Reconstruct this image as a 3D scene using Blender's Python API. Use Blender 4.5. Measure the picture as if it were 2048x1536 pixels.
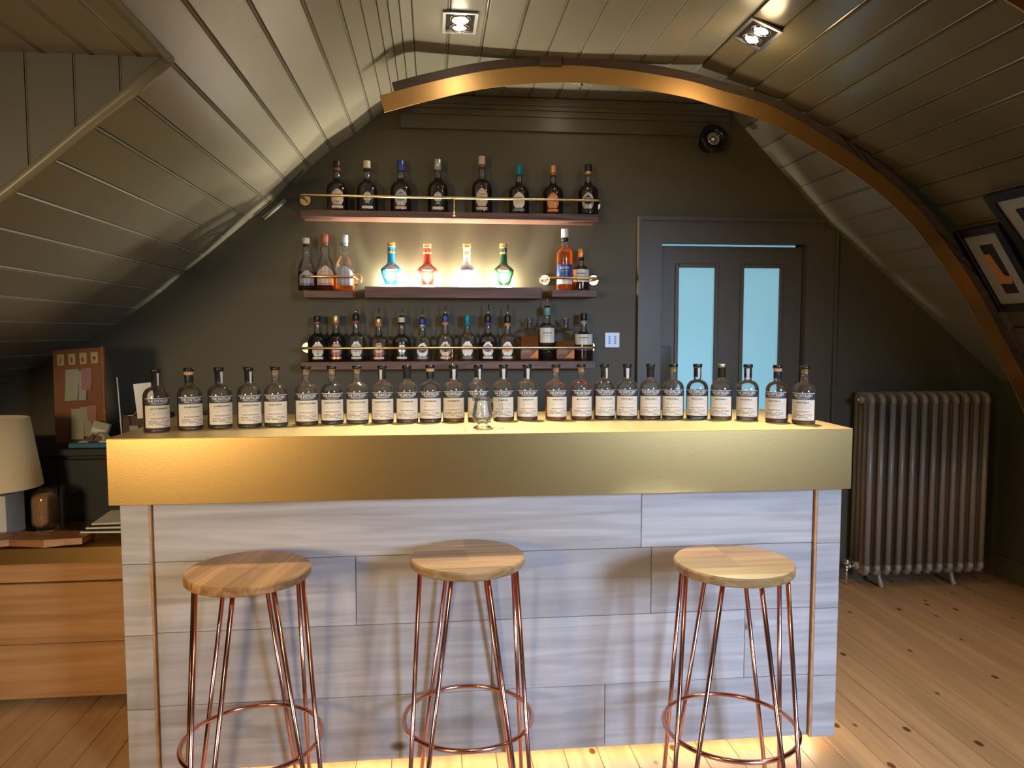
import bpy, math, random
from math import sin, cos, pi, radians as R
from mathutils import Vector, Matrix
random.seed(7)
S = bpy.context.scene
COL = S.collection
for o in list(bpy.data.objects): bpy.data.objects.remove(o)

# ------------------------------------------------------------ camera
F = 1500.0; PITCH = R(3.95); YAW = R(6.0); H = 1.41
cam = bpy.data.cameras.new('camera'); cam.sensor_width = 36; cam.lens = F/2048*36; cam.clip_start = .02
co = bpy.data.objects.new('camera', cam); COL.objects.link(co)
co.location = (0, 0, H); co.rotation_euler = (R(90)-PITCH, 0, -YAW)
S.camera = co
# ------------------------------------------------------------ colour management, world
S.view_settings.view_transform = 'Standard'; S.view_settings.look = 'None'
S.view_settings.gamma = 1; S.view_settings.use_curve_mapping = False
S.view_settings.exposure = 0.0
w = bpy.data.worlds.new('world'); S.world = w; w.use_nodes = True
w.node_tree.nodes['Background'].inputs[0].default_value = (.75, .66, .5, 1)
w.node_tree.nodes['Background'].inputs[1].default_value = .075

def lamp(name, kind, loc, power, col, aim=None, **k):
    L = bpy.data.lights.new(name, kind); L.energy = power; L.color = col
    for a, b in k.items(): setattr(L, a, b)
    o = bpy.data.objects.new(name, L); COL.objects.link(o); o.location = loc
    if aim is not None:
        o.rotation_euler = (Vector(aim)-Vector(loc)).to_track_quat('-Z', 'Y').to_euler()
    return o
WARM = (1, .74, .42); WHITE = (1, .86, .66); COOL = (.50, .68, 1)
# recessed spotlights (the two the photograph shows, the round one behind the arch, and those of the room behind the camera)
lamp('downlight_beam', 'SPOT', (.114, 3.03, 2.60), 215, WHITE, (.02, 2.33, 1.1), spot_size=R(52), spot_blend=.9, shadow_soft_size=.03)
lamp('downlight_beam', 'SPOT', (.114, 3.09, 2.60), 40, WHITE, (.10, 3.4, 0), spot_size=R(70), spot_blend=.8, shadow_soft_size=.03)
lamp('downlight_beam', 'SPOT', (1.285, 2.90, 2.53), 120, WHITE, (.88, 2.33, 1.1), spot_size=R(50), spot_blend=.9, shadow_soft_size=.03)
lamp('downlight_beam', 'SPOT', (1.285, 2.98, 2.53), 34, WARM, (2.0, 2.6, 0), spot_size=R(75), spot_blend=.8, shadow_soft_size=.03)
lamp('downlight_glare', 'POINT', (1.28, 2.93, 2.48), 1.9, WARM, shadow_soft_size=.05)
lamp('downlight_glare', 'POINT', (.70, 3.62, 2.555), .35, WHITE, shadow_soft_size=.03)
lamp('downlight_glare', 'POINT', (.114, 3.05, 2.58), .7, WHITE, shadow_soft_size=.03)
lamp('downlight_beam', 'SPOT', (.68, 3.63, 2.56), 24, WHITE, (-.50, 3.74, 2.27), spot_size=R(44), spot_blend=.9, shadow_soft_size=.04)
lamp('downlight_beam', 'SPOT', (.3, .9, 2.6), 40, (1, .80, .56), (.2, 2.4, 1.0), spot_size=R(70), spot_blend=.9, shadow_soft_size=.04)
lamp('downlight_beam', 'SPOT', (-.8, .3, 2.1), 24, WARM, (-.8, 2.1, .4), spot_size=R(52), spot_blend=.9, shadow_soft_size=.05)
lamp('downlight_beam', 'SPOT', (1.9, 1.6, 2.2), 46, (1, .66, .36), (1.8, 2.4, 0), spot_size=R(90), spot_blend=.9, shadow_soft_size=.05)
# daylight from the room's window behind the camera, to the right
lamp('window_daylight', 'AREA', (2.2, -1.3, 2.0), 46, COOL, (.95, 2.3, .35), shape='RECTANGLE', size=.8, size_y=1.1, spread=R(58))
# warm room lamp behind the camera, to the left
lamp('room_lamp', 'AREA', (-1.9, -1.0, 1.5), 14, WARM, (-.7, 2.4, .6), shape='DISK', size=.6, spread=R(75))

# ------------------------------------------------------------ pixel -> world helpers (calibration of the photograph)
def ray(x, y):
    a = (x-1024)/F; b = (768-y)/F
    up = b*cos(PITCH)-sin(PITCH); f = cos(PITCH)+b*sin(PITCH)
    return Vector((a*cos(YAW)+f*sin(YAW), f*cos(YAW)-a*sin(YAW), up))
def PY(x, y, Y):
    r = ray(x, y); r = r*(Y/r.y); r.z += H; return r
def PZ(x, y, Z):
    r = ray(x, y); r = r*((Z-H)/r.z); r.z += H; return r

# ------------------------------------------------------------ materials
MC = {}
def nt(name):
    m = bpy.data.materials.new(name); m.use_nodes = True
    t = m.node_tree; return m, t, t.nodes['Principled BSDF']
def mat(name, col, rough=.5, metal=0, var=.08, scale=20, bump=.02, coat=0, stretch=(1, 1, 1), spec=.5):
    if name in MC: return MC[name]
    m, t, b = nt(name); N = t.nodes; L = t.links
    tc = N.new('ShaderNodeTexCoord'); mp = N.new('ShaderNodeMapping'); mp.inputs['Scale'].default_value = stretch
    no = N.new('ShaderNodeTexNoise'); no.inputs['Scale'].default_value = scale; no.inputs['Detail'].default_value = 4
    L.new(tc.outputs['Object'], mp.inputs[0]); L.new(mp.outputs[0], no.inputs['Vector'])
    mx = N.new('ShaderNodeMix'); mx.data_type = 'RGBA'
    mx.inputs[6].default_value = tuple(c*(1-var) for c in col)+(1,); mx.inputs[7].default_value = tuple(min(1, c*(1+var)) for c in col)+(1,)
    L.new(no.outputs['Fac'], mx.inputs[0]); L.new(mx.outputs[2], b.inputs['Base Color'])
    b.inputs['Roughness'].default_value = rough; b.inputs['Metallic'].default_value = metal
    b.inputs['Coat Weight'].default_value = coat; b.inputs['Specular IOR Level'].default_value = spec
    if bump:
        bp = N.new('ShaderNodeBump'); bp.inputs['Strength'].default_value = bump*5; bp.inputs['Distance'].default_value = .002
        L.new(no.outputs['Fac'], bp.inputs['Height']); L.new(bp.outputs[0], b.inputs['Normal'])
    MC[name] = m; return m
def wood(name, dark, light, axis=0, rough=.5, scale=1.0, knots=None, stave=None, perobj=.0, bump=.25, coat=0, ksz=.03):
    m, t, b = nt(name); N = t.nodes; L = t.links
    tc = N.new('ShaderNodeTexCoord'); geo = N.new('ShaderNodeObjectInfo')
    ad = N.new('ShaderNodeVectorMath'); ad.operation = 'ADD'
    ml = N.new('ShaderNodeVectorMath'); ml.operation = 'SCALE'; ml.inputs['Scale'].default_value = 13
    cx = N.new('ShaderNodeCombineXYZ')
    for i in range(3): L.new(geo.outputs['Random'], cx.inputs[i])
    L.new(cx.outputs[0], ml.inputs[0]); L.new(tc.outputs['Object'], ad.inputs[0]); L.new(ml.outputs[0], ad.inputs[1])
    mp = N.new('ShaderNodeMapping'); s = [26*scale]*3; s[axis] = 1.6*scale; mp.inputs['Scale'].default_value = s
    L.new(ad.outputs[0], mp.inputs[0])
    no = N.new('ShaderNodeTexNoise'); no.inputs['Scale'].default_value = 1.3; no.inputs['Detail'].default_value = 6; no.inputs['Distortion'].default_value = 1.2
    L.new(mp.outputs[0], no.inputs['Vector'])
    cr = N.new('ShaderNodeValToRGB'); cr.color_ramp.elements[0].position = .32; cr.color_ramp.elements[1].position = .68
    cr.color_ramp.elements[0].color = (*dark, 1); cr.color_ramp.elements[1].color = (*light, 1)
    L.new(no.outputs['Fac'], cr.inputs[0]); out = cr.outputs[0]
    def mul(c, fac_sock):
        q = N.new('ShaderNodeMix'); q.data_type = 'RGBA'; q.blend_type = 'MULTIPLY'; q.inputs[0].default_value = 1
        L.new(c, q.inputs[6]); L.new(fac_sock, q.inputs[7]); return q.outputs[2]
    if perobj:
        mr = N.new('ShaderNodeMapRange'); mr.inputs[3].default_value = 1-perobj; mr.inputs[4].default_value = 1+perobj*.4
        L.new(geo.outputs['Random'], mr.inputs[0]); out = mul(out, mr.outputs[0])
    if stave:
        wv = N.new('ShaderNodeMapping'); sc = [0.001]*3; ax2 = 1 if axis == 0 else 0; sc[ax2] = stave; wv.inputs['Scale'].default_value = sc
        L.new(tc.outputs['Object'], wv.inputs[0])
        fl = N.new('ShaderNodeVectorMath'); fl.operation = 'FLOOR'; L.new(wv.outputs[0], fl.inputs[0])
        wn = N.new('ShaderNodeTexWhiteNoise'); L.new(fl.outputs[0], wn.inputs[0])
        mr = N.new('ShaderNodeMapRange'); mr.inputs[3].default_value = .55; mr.inputs[4].default_value = 1.1
        L.new(wn.outputs['Value'], mr.inputs[0]); out = mul(out, mr.outputs[0])
    if knots:
        vo = N.new('ShaderNodeTexVoronoi'); vo.inputs['Scale'].default_value = knots
        mk = N.new('ShaderNodeMapping'); k3 = [1.0]*3; k3[axis] = .6; mk.inputs['Scale'].default_value = k3
        L.new(ad.outputs[0], mk.inputs[0]); L.new(mk.outputs[0], vo.inputs['Vector'])
        kr = N.new('ShaderNodeValToRGB'); kr.color_ramp.elements[0].position = ksz; kr.color_ramp.elements[0].color = (.28, .18, .12, 1)
        kr.color_ramp.elements[1].position = ksz+.04; kr.color_ramp.elements[1].color = (1, 1, 1, 1)
        L.new(vo.outputs['Distance'], kr.inputs[0]); out = mul(out, kr.outputs[0])
    L.new(out, b.inputs['Base Color']); b.inputs['Roughness'].default_value = rough; b.inputs['Coat Weight'].default_value = coat
    bp = N.new('ShaderNodeBump'); bp.inputs['Strength'].default_value = bump; bp.inputs['Distance'].default_value = .002
    L.new(no.outputs['Fac'], bp.inputs['Height']); L.new(bp.outputs[0], b.inputs['Normal'])
    return m
def emit(name, col, s, noise=0):
    m, t, b = nt(name)
    b.inputs['Base Color'].default_value = (*col, 1); b.inputs['Emission Strength'].default_value = s
    b.inputs['Emission Color'].default_value = (*col, 1)
    if noise:
        N = t.nodes; no = N.new('ShaderNodeTexNoise'); no.inputs['Scale'].default_value = 2.2
        tc = N.new('ShaderNodeTexCoord'); t.links.new(tc.outputs['Object'], no.inputs['Vector'])
        mx = N.new('ShaderNodeMix'); mx.data_type = 'RGBA'
        mx.inputs[6].default_value = (*[c*(1-noise) for c in col], 1); mx.inputs[7].default_value = (*[c*(1+noise) for c in col], 1)
        t.links.new(no.outputs['Fac'], mx.inputs[0]); t.links.new(mx.outputs[2], b.inputs['Emission Color'])
    return m
def glass(name, tint=(.975, .985, .975), edge=(.66, .68, .65), body=.018, bodycol=(1, 1, 1), rough=.06):
    if name in MC: return MC[name]
    m = bpy.data.materials.new(name); m.use_nodes = True; t = m.node_tree; N = t.nodes; L = t.links
    for n in list(N): N.remove(n)
    out = N.new('ShaderNodeOutputMaterial'); tr = N.new('ShaderNodeBsdfTransparent'); gl = N.new('ShaderNodeBsdfGlossy')
    gl.inputs['Roughness'].default_value = rough; gl.inputs['Color'].default_value = (1, 1, 1, 1)
    lw = N.new('ShaderNodeLayerWeight'); lw.inputs[0].default_value = .45
    pw = N.new('ShaderNodeMath'); pw.operation = 'POWER'; pw.inputs[1].default_value = 2.2; L.new(lw.outputs['Facing'], pw.inputs[0])
    mx = N.new('ShaderNodeMix'); mx.data_type = 'RGBA'; mx.inputs[6].default_value = (*tint, 1); mx.inputs[7].default_value = (*edge, 1)
    no = N.new('ShaderNodeTexNoise'); no.inputs['Scale'].default_value = 35
    L.new(pw.outputs[0], mx.inputs[0]); L.new(mx.outputs[2], tr.inputs[0])
    bp = N.new('ShaderNodeBump'); bp.inputs['Strength'].default_value = .08; bp.inputs['Distance'].default_value = .002
    L.new(no.outputs['Fac'], bp.inputs['Height']); L.new(bp.outputs[0], gl.inputs['Normal'])
    fr = N.new('ShaderNodeFresnel'); fr.inputs[0].default_value = 1.5
    m1 = N.new('ShaderNodeMixShader'); L.new(fr.outputs[0], m1.inputs[0]); L.new(tr.outputs[0], m1.inputs[1]); L.new(gl.outputs[0], m1.inputs[2])
    last = m1
    if body:
        df = N.new('ShaderNodeBsdfDiffuse'); tl = N.new('ShaderNodeBsdfTranslucent')
        for q in (df, tl): q.inputs[0].default_value = (*bodycol, 1)
        a = N.new('ShaderNodeMixShader'); a.inputs[0].default_value = .6; L.new(df.outputs[0], a.inputs[1]); L.new(tl.outputs[0], a.inputs[2])
        m2 = N.new('ShaderNodeMixShader'); m2.inputs[0].default_value = body; L.new(m1.outputs[0], m2.inputs[1]); L.new(a.outputs[0], m2.inputs[2]); last = m2
    L.new(last.outputs[0], out.inputs[0]); MC[name] = m; return m

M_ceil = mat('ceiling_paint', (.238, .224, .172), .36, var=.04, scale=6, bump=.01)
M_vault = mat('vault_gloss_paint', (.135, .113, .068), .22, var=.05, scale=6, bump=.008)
M_cheek = mat('dormer_paint', (.125, .118, .105), .45, var=.05, scale=6, bump=.01)
M_wall = mat('wall_paint', (.100, .084, .048), .55, var=.05, scale=5, bump=.02)
M_trimp = mat('trim_paint', (.108, .088, .055), .4, var=.05, scale=5, bump=.01)
M_brass = mat('brushed_brass', (.72, .47, .18), .29, 1, .05, 60, .01, stretch=(1, 8, 8))
M_brasst = mat('brass_top_sheet', (.84, .66, .32), .50, 1, .05, 40, .01, stretch=(1, 6, 6))
M_archb = mat('arch_brass', (.80, .47, .18), .42, 1, .04, 40, .01)
M_rail = mat('rail_brass', (.83, .62, .33), .27, 1, .04, 40, 0)
M_cop = mat('copper', (.72, .37, .29), .17, 1, .05, 30, 0)
M_rib = wood('arch_rib_wood', (.085, .058, .042), (.13, .09, .07), 0, .5)
M_walnut = wood('walnut_shelf', (.075, .036, .028), (.21, .105, .08), 0, .5, 1.2, bump=.5)
M_panel = wood('greyed_oak_plank', (.285, .262, .250), (.44, .41, .395), 0, .62, .6, knots=3.2, perobj=.12, bump=.5)
M_floor = wood('pine_floor_plank', (.46, .26, .115), (.60, .36, .17), 1, .42, .5, knots=9, perobj=.14, bump=.1, ksz=.085)
M_desk = wood('orange_oak', (.36, .17, .06), (.52, .27, .11), 0, .5, .6, knots=1.6, bump=.3)
M_board = wood('tasting_board_wood', (.24, .09, .03), (.40, .17, .06), 0, .4, .8)
M_black = mat('matt_black', (.012, .011, .010), .5, var=.1)
M_gblack = mat('gloss_black', (.014, .013, .012), .22, var=.1, bump=0)
M_dark = mat('dark_cupboard', (.02, .016, .012), .6, var=.1)
M_rad = mat('radiator_enamel', (.34, .29, .23), .32, .1, .03, 20, .004)
M_chrome = mat('chrome', (.8, .8, .8), .12, 1, .02, 20, 0)
M_steel = mat('brushed_steel', (.55, .56, .58), .35, 1, .04, 60, .01)
M_cork = mat('cork', (.55, .34, .18), .8, var=.25, scale=250, bump=.05)
M_corkb = mat('cork_board', (.24, .095, .035), .85, var=.2, scale=200, bump=.06)
M_white = mat('white_paper', (.75, .73, .68), .7, var=.03)
M_cream = mat('cream_label', (.70, .63, .51), .6, var=.03, scale=60, bump=0)
M_strip = mat('grey_tear_strip', (.55, .52, .50), .5, var=.05)
M_seal = mat('black_neck_seal', (.012, .012, .014), .35, var=.1, bump=0)
M_band = mat('charcoal_label_band', (.035, .04, .055), .5, var=.05, bump=0)
M_ink = mat('dark_ink', (.05, .045, .045), .7, var=0, bump=0)
M_inkr = mat('red_brown_ink', (.30, .10, .07), .7, var=0, bump=0)
M_inkg = mat('grey_ink', (.42, .38, .35), .7, var=0, bump=0)
M_inkw = mat('white_ink', (.85, .83, .78), .7, var=0, bump=0)
M_glass = glass('clear_bottle_glass')
M_gthick = glass('thick_clear_glass', (.95, .96, .95), (.45, .47, .45), .03)
M_led = emit('warm_led_strip', (1, .84, .60), 14)
M_bulb = emit('lit_bulb', (1, .90, .74), 26)
M_spotled = emit('shelf_spot_lens', (1, .96, .84), 22)
M_blue = emit('blue_indicator', (.01, .10, 1), 3)
M_pane = emit('lit_frosted_pane', (.22, .46, .56), .78, .12)

# ------------------------------------------------------------ mesh builder
class MB:
    def __init__(s): s.v = []; s.f = []; s.m = []; s.sm = []
    def add(s, vs, fs, mi=0, smooth=False):
        n = len(s.v); s.v += [tuple(v) for v in vs]; s.f += [tuple(n+i for i in f) for f in fs]
        s.m += [mi]*len(fs); s.sm += [smooth]*len(fs); return s
    def box(s, x0, x1, y0, y1, z0, z1, mi=0, M=None):
        vs = [Vector(p) for p in ((x0,y0,z0),(x1,y0,z0),(x1,y1,z0),(x0,y1,z0),(x0,y0,z1),(x1,y0,z1),(x1,y1,z1),(x0,y1,z1))]
        if M: vs = [M @ v for v in vs]
        return s.add(vs, [(0,3,2,1),(4,5,6,7),(0,1,5,4),(1,2,6,5),(2,3,7,6),(3,0,4,7)], mi)
    def bbox(s, x0, x1, y0, y1, z0, z1, b=.003, mi=0, M=None):   # bevelled box
        X = (x0, x1); Y = (y0, y1); Z = (z0, z1); sg = (1, -1); V = []; idx = {}
        for i in (0,1):
            for j in (0,1):
                for k in (0,1):
                    for a in range(3):
                        p = [X[i]+sg[i]*b, Y[j]+sg[j]*b, Z[k]+sg[k]*b]; p[a] = (X[i], Y[j], Z[k])[a]
                        idx[i,j,k,a] = len(V); V.append(Vector(p))
        if M: V = [M @ v for v in V]
        Fs = []
        for a in range(3):
            o1, o2 = [q for q in range(3) if q != a]
            for e in (0,1):
                q = []
                for (u, w_) in ((0,0),(1,0),(1,1),(0,1)):
                    c = [0,0,0]; c[a] = e; c[o1] = u; c[o2] = w_; q.append(idx[(*c, a)])
                Fs.append(q)
                # edges along axis a
            for u in (0,1):
                for w_ in (0,1):
                    c0 = [0,0,0]; c1 = [0,0,0]; c0[o1] = c1[o1] = u; c0[o2] = c1[o2] = w_; c1[a] = 1
                    Fs.append([idx[(*c0, o1)], idx[(*c1, o1)], idx[(*c1, o2)], idx[(*c0, o2)]])
        for i in (0,1):
            for j in (0,1):
                for k in (0,1): Fs.append([idx[i,j,k,a] for a in range(3)])
        return s.add(V, Fs, mi)
    def lathe(s, prof, seg=24, c=(0,0,0), mi=0, smooth=True, cap=True):
        vs = []; fs = []; n = len(prof)
        for (r, z) in prof:
            for k in range(seg):
                a = 2*pi*k/seg; vs.append((c[0]+r*cos(a), c[1]+r*sin(a), c[2]+z))
        for i in range(n-1):
            for k in range(seg): fs.append((i*seg+k, i*seg+(k+1)%seg, (i+1)*seg+(k+1)%seg, (i+1)*seg+k))
        s.add(vs, fs, mi, smooth)
        if cap:
            b = len(s.v)-len(vs)
            for i, rv in ((0, True), (n-1, False)):
                if prof[i][0] > 1e-4:
                    q = [b+i*seg+k for k in range(seg)]
                    s.f.append(tuple(q[::-1] if rv else q)); s.m.append(mi); s.sm.append(False)
        return s
    def tube(s, pts, r, seg=10, closed=False, mi=0):
        pts = [Vector(p) for p in pts]; n = len(pts); vs = []; fs = []
        rr = r if isinstance(r, (list, tuple)) else [r]*n
        up = None
        for i, p in enumerate(pts):
            a = pts[(i-1) % n] if (closed or i > 0) else p; b = pts[(i+1) % n] if (closed or i < n-1) else p
            d = (b-a).normalized()
            if up is None: up = d.orthogonal().normalized()
            up = (up-d*up.dot(d)).normalized(); sd = d.cross(up)
            for k in range(seg):
                t = 2*pi*k/seg; vs.append(p+(up*cos(t)+sd*sin(t))*rr[i])
        for i in range(n if closed else n-1):
            j = (i+1) % n
            for k in range(seg): fs.append((i*seg+k, i*seg+(k+1)%seg, j*seg+(k+1)%seg, j*seg+k))
        if not closed: fs += [tuple(range(seg))[::-1], tuple((n-1)*seg+k for k in range(seg))]
        return s.add(vs, fs, mi, True)
    def extr(s, poly, y0, y1, mi=0, smooth=False):   # (x,z) polygon extruded along y
        n = len(poly); vs = [(x, y0, z) for x, z in poly]+[(x, y1, z) for x, z in poly]
        fs = [(i, (i+1) % n, n+(i+1) % n, n+i) for i in range(n)]+[tuple(range(n))[::-1], tuple(range(n, 2*n))]
        return s.add(vs, fs, mi, smooth)
    def xf(s, M): s.v = [tuple(M @ Vector(v)) for v in s.v]; return s
    def mesh(s, name, mats):
        me = bpy.data.meshes.new(name); me.from_pydata(s.v, [], s.f)
        for m in (mats if isinstance(mats, (list, tuple)) else [mats]): me.materials.append(m)
        me.polygons.foreach_set('material_index', s.m); me.polygons.foreach_set('use_smooth', s.sm); me.update(); return me
    def obj(s, name, mats, parent=None, loc=None, kind=None, label=None):
        o = bpy.data.objects.new(name, s.mesh(name, mats)); COL.objects.link(o)
        if parent: o.parent = parent
        if loc is not None: o.location = loc
        if kind: o['kind'] = kind
        if label: o['label'] = label
        return o
def inst(name, me, parent, loc=(0,0,0), rot=(0,0,0), label=None):
    o = bpy.data.objects.new(name, me); COL.objects.link(o); o.parent = parent; o.location = loc; o.rotation_euler = rot
    if label: o['label'] = label
    return o
def tag(o, label, cat, group=None):
    o['label'] = label; o['category'] = cat
    if group: o['group'] = group
    return o
def thing(name, label, cat, loc=(0,0,0), rz=0, group=None, rot=None):
    o = bpy.data.objects.new(name, None); COL.objects.link(o); o.location = loc
    o.rotation_euler = rot if rot else (0,0,rz); o.empty_display_size = .05
    return tag(o, label, cat, group)
TC = {}
def text2d(txt, size, sx=1.0, bold=0, align='CENTER'):
    k = (txt, size, sx, bold, align)
    if k in TC: return TC[k]
    cu = bpy.data.curves.new('t', 'FONT'); cu.body = txt; cu.size = size; cu.align_x = align; cu.resolution_u = 2; cu.offset = bold
    o = bpy.data.objects.new('t', cu); COL.objects.link(o); dg = bpy.context.evaluated_depsgraph_get(); dg.update()
    me = bpy.data.meshes.new_from_object(o.evaluated_get(dg))
    vs = [(v.co.x*sx, v.co.y) for v in me.vertices]; fs = [tuple(p.vertices) for p in me.polygons]
    bpy.data.objects.remove(o); bpy.data.meshes.remove(me); bpy.data.curves.remove(cu)
    TC[k] = (vs, fs); return TC[k]
def bend(mb, vs2, fs, Rr, x0, z0, mi=0, rev=False):
    out = []
    for x, y in vs2:
        a = (x+x0)/Rr; out.append((Rr*sin(a), -Rr*cos(a), y+z0))
    mb.add(out, fs, mi)
def patch(mb, Rr, wfun, z0, z1, rows=1, cols=12, mi=0, x0=0):   # bent patch, half width wfun(t) in metres
    vs = []; fs = []
    for i in range(rows+1):
        t = i/rows; z = z0+(z1-z0)*t; wd = wfun(t) if callable(wfun) else wfun
        for j in range(cols+1):
            a = (x0-wd+2*wd*j/cols)/Rr; vs.append((Rr*sin(a), -Rr*cos(a), z))
    for i in range(rows):
        for j in range(cols): b = i*(cols+1)+j; fs.append((b, b+1, b+cols+2, b+cols+1))
    mb.add(vs, fs, mi, True)
def catmull(P, n=8):
    P = [Vector(p) for p in P]; Q = [P[0]*2-P[1]]+P+[P[-1]*2-P[-2]]; out = []
    for i in range(1, len(Q)-2):
        a, b, c, d = Q[i-1:i+3]
        for k in range(n):
            t = k/n; out.append(.5*((2*b)+(c-a)*t+(2*a-5*b+4*c-d)*t*t+(3*b-a-3*c+d)*t**3))
    out.append(P[-1]); return out

# ============================================================ ROOM SHELL
WY = 4.0; AY = 3.38
def struct(mb, name, m): return mb.obj(name, m, kind='structure')
# floor: sub-floor and separate planks along Y
fl = struct(MB().box(-3.3, 3.5, -1.6, 4.1, -.06, -.022), 'floor', M_dark)
pw = .1148; xs = 1.462
k0 = -int((xs+3.2)/pw)
for k in range(k0, 17):
    x = xs+k*pw; ys = [-1.6]; random.seed(k+100)
    ys += [random.uniform(-.8, .3), 4.0] if k % 2 else [4.0]
    for a, b in zip(ys, ys[1:]):
        c = (x+pw/2, (a+b)/2)
        mb = MB().bbox(-pw/2+.0008, pw/2-.0008, a-c[1]+.0006, b-c[1]-.0006, -.022, 0, .0015)
        mb.obj('plank', M_floor, fl, (c[0], c[1], 0))
# back wall with a door opening
wb = MB(); wb.box(-3.3, 1.232, WY, WY+.12, -.02, 2.8); wb.box(1.232, 2.056, WY, WY+.12, 1.905, 2.8); wb.box(2.056, 3.5, WY, WY+.12, -.02, 2.8)
struct(wb, 'wall_back', M_wall)
struct(MB().box(3.26, 3.36, -1.6, WY, -.02, 1.20), 'wall_right', M_wall)
struct(MB().box(-2.75, -2.65, -1.6, WY, -.02, 2.4), 'wall_left', M_wall)
bb = MB(); bb.extr([(3.235, 0), (3.26, 0), (3.26, .125), (3.25, .125), (3.245, .108), (3.235, .103)], -1.6, WY-.001)
struct(bb, 'baseboard_right', M_trimp)
b2 = MB().box(2.24, 3.235, WY-.022, WY, 0, .105).box(2.24, 3.235, WY-.012, WY, .105, .122)
struct(b2, 'baseboard_back', M_trimp)
cor = MB(); z = 2.622
for (za, zb, d) in ((2.585, 2.622, .045), (2.565, 2.585, .035), (2.535, 2.565, .022), (2.475, 2.535, .012), (2.462, 2.475, .02)):
    cor.box(-.09 if za > 2.5 else -.16, 1.6, WY-d, WY, za, zb)
struct(cor, 'trim_1', M_trimp)

LS = [(-.07, 2.628), (-.115, 2.620), (-.155, 2.604), (-.191, 2.583), (-.24, 2.549), (-.30, 2.505), (-.389, 2.432), (-.509, 2.351), (-.619, 2.255), (-.718, 2.165), (-.822, 2.072), (-.930, 1.985), (-1.040, 1.89), (-1.148, 1.80), (-1.255, 1.715), (-1.365, 1.62), (-1.475, 1.535), (-1.59, 1.452), (-1.71, 1.375), (-1.84, 1.305), (-1.97, 1.24), (-2.1, 1.175), (-2.23, 1.11), (-2.36, 1.045), (-2.49, .98), (-2.66, .9)]
FLAT = [(-.07+.1445*i, 2.628) for i in range(10)]     # to x = 1.23
RS = [(1.23, 2.628), (1.40, 2.628), (1.577, 2.628), (1.688, 2.513), (1.79, 2.409), (1.894, 2.302), (1.996, 2.197), (2.09, 2.10), (2.184, 2.003), (2.30, 1.915), (2.41, 1.825), (2.52, 1.735), (2.63, 1.645), (2.74, 1.555), (2.85, 1.465), (2.96, 1.375), (3.07, 1.285), (3.27, 1.12)]
VS = [(1.23, 2.628), (1.349, 2.580), (1.476, 2.532), (1.605, 2.482), (1.725, 2.426), (1.836, 2.366), (1.943, 2.307), (2.063, 2.244), (2.185, 2.174), (2.305, 2.099), (2.415, 2.012), (2.515, 1.915), (2.605, 1.805), (2.685, 1.69), (2.755, 1.565), (2.82, 1.435), (2.88, 1.30), (2.95, 1.17), (3.27, 1.05)]
ceil = bpy.data.objects.new('ceiling', None); COL.objects.link(ceil); ceil['kind'] = 'structure'
def backing(sec, y0, y1, side, parent, off=.016):
    mb = MB(); P = [Vector((x, 0, z)) for x, z in sec]; ou = []
    for i, p in enumerate(P):
        d = (P[min(i+1, len(P)-1)]-P[max(i-1, 0)]).normalized(); n = Vector((-d.z, 0, d.x))*side
        ou.append(p+n*off)
    vs = [(p.x, y0, p.z) for p in ou]+[(p.x, y1, p.z) for p in ou]; n = len(ou)
    vs += [(p.x, y0, p.z+.03) for p in ou]+[(p.x, y1, p.z+.03) for p in ou]
    mb.add(vs, [(i, i+1, n+i+1, n+i) for i in range(n-1)]+[(2*n+i, 2*n+i+1, 3*n+i+1, 3*n+i) for i in range(n-1)])
    mb.obj('board_backing', M_dark, parent)
def board(p, q, y0, y1, side, parent, m, step=0.0, bead=True):
    p = Vector((p[0], 0, p[1])); q = Vector((q[0], 0, q[1])); d = q-p; wd = d.length; d.normalize(); n = Vector((-d.z, 0, d.x))*side
    if wd > .09 and bead:
        pr = [(.0012, .014), (.0012, .0025), (.0035, 0-step), (wd-.0125, 0), (wd-.0105, .004), (wd-.0088, .0015), (wd-.0058, -.0012), (wd-.003, .0008), (wd-.0012, .003), (wd-.0012, .014)]
    else:
        pr = [(.001, .014), (.001, .0015), (.0025, 0), (wd-.005, 0), (wd-.0015, .003), (wd-.001, .014)]
    mid = p+(q-p)*.5; poly = []
    for u, h in pr:
        c = p+d*u+n*h-mid; poly.append((c.x, c.z))
    if side < 0: poly = poly[::-1]
    MB().extr(poly, y0-(y0+y1)/2, (y0+y1)/2-y0).obj('board', m, parent, (mid.x, (y0+y1)/2, mid.z))
YB = -1.5
# left slope: full depth near the back wall, cut by the dormer nearer the camera
DY = 2.21; DI = 9
backing(FLAT[::-1][:1]+LS[:1], 0, 0.001, 1, ceil)
backing([(1.577, 2.628)]+[(x, z) for x, z in LS], DY, WY, -1, ceil)
backing([(1.23, 2.628)]+LS[:DI+1], YB, DY, -1, ceil)
for a, b in zip(FLAT, FLAT[1:]): board(a, b, YB, WY, 1, ceil, M_ceil)
for i, (a, b) in enumerate(zip(LS, LS[1:])):
    if i < DI: board(b, a, YB, WY, 1, ceil, M_ceil)
    else: board(b, a, DY, WY, 1, ceil, M_ceil)
# right: plane slope behind the arch, clinker-boarded vault before it
backing(RS, AY, WY, 1, ceil)
for a, b in zip(RS, RS[1:]): board(a, b, AY+.02, WY, 1, ceil, M_ceil)
backing(VS, YB, AY+.02, 1, ceil)
for a, b in zip(VS, VS[1:]): board(a, b, YB, AY+.025, 1, ceil, M_vault, step=.011)
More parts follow.
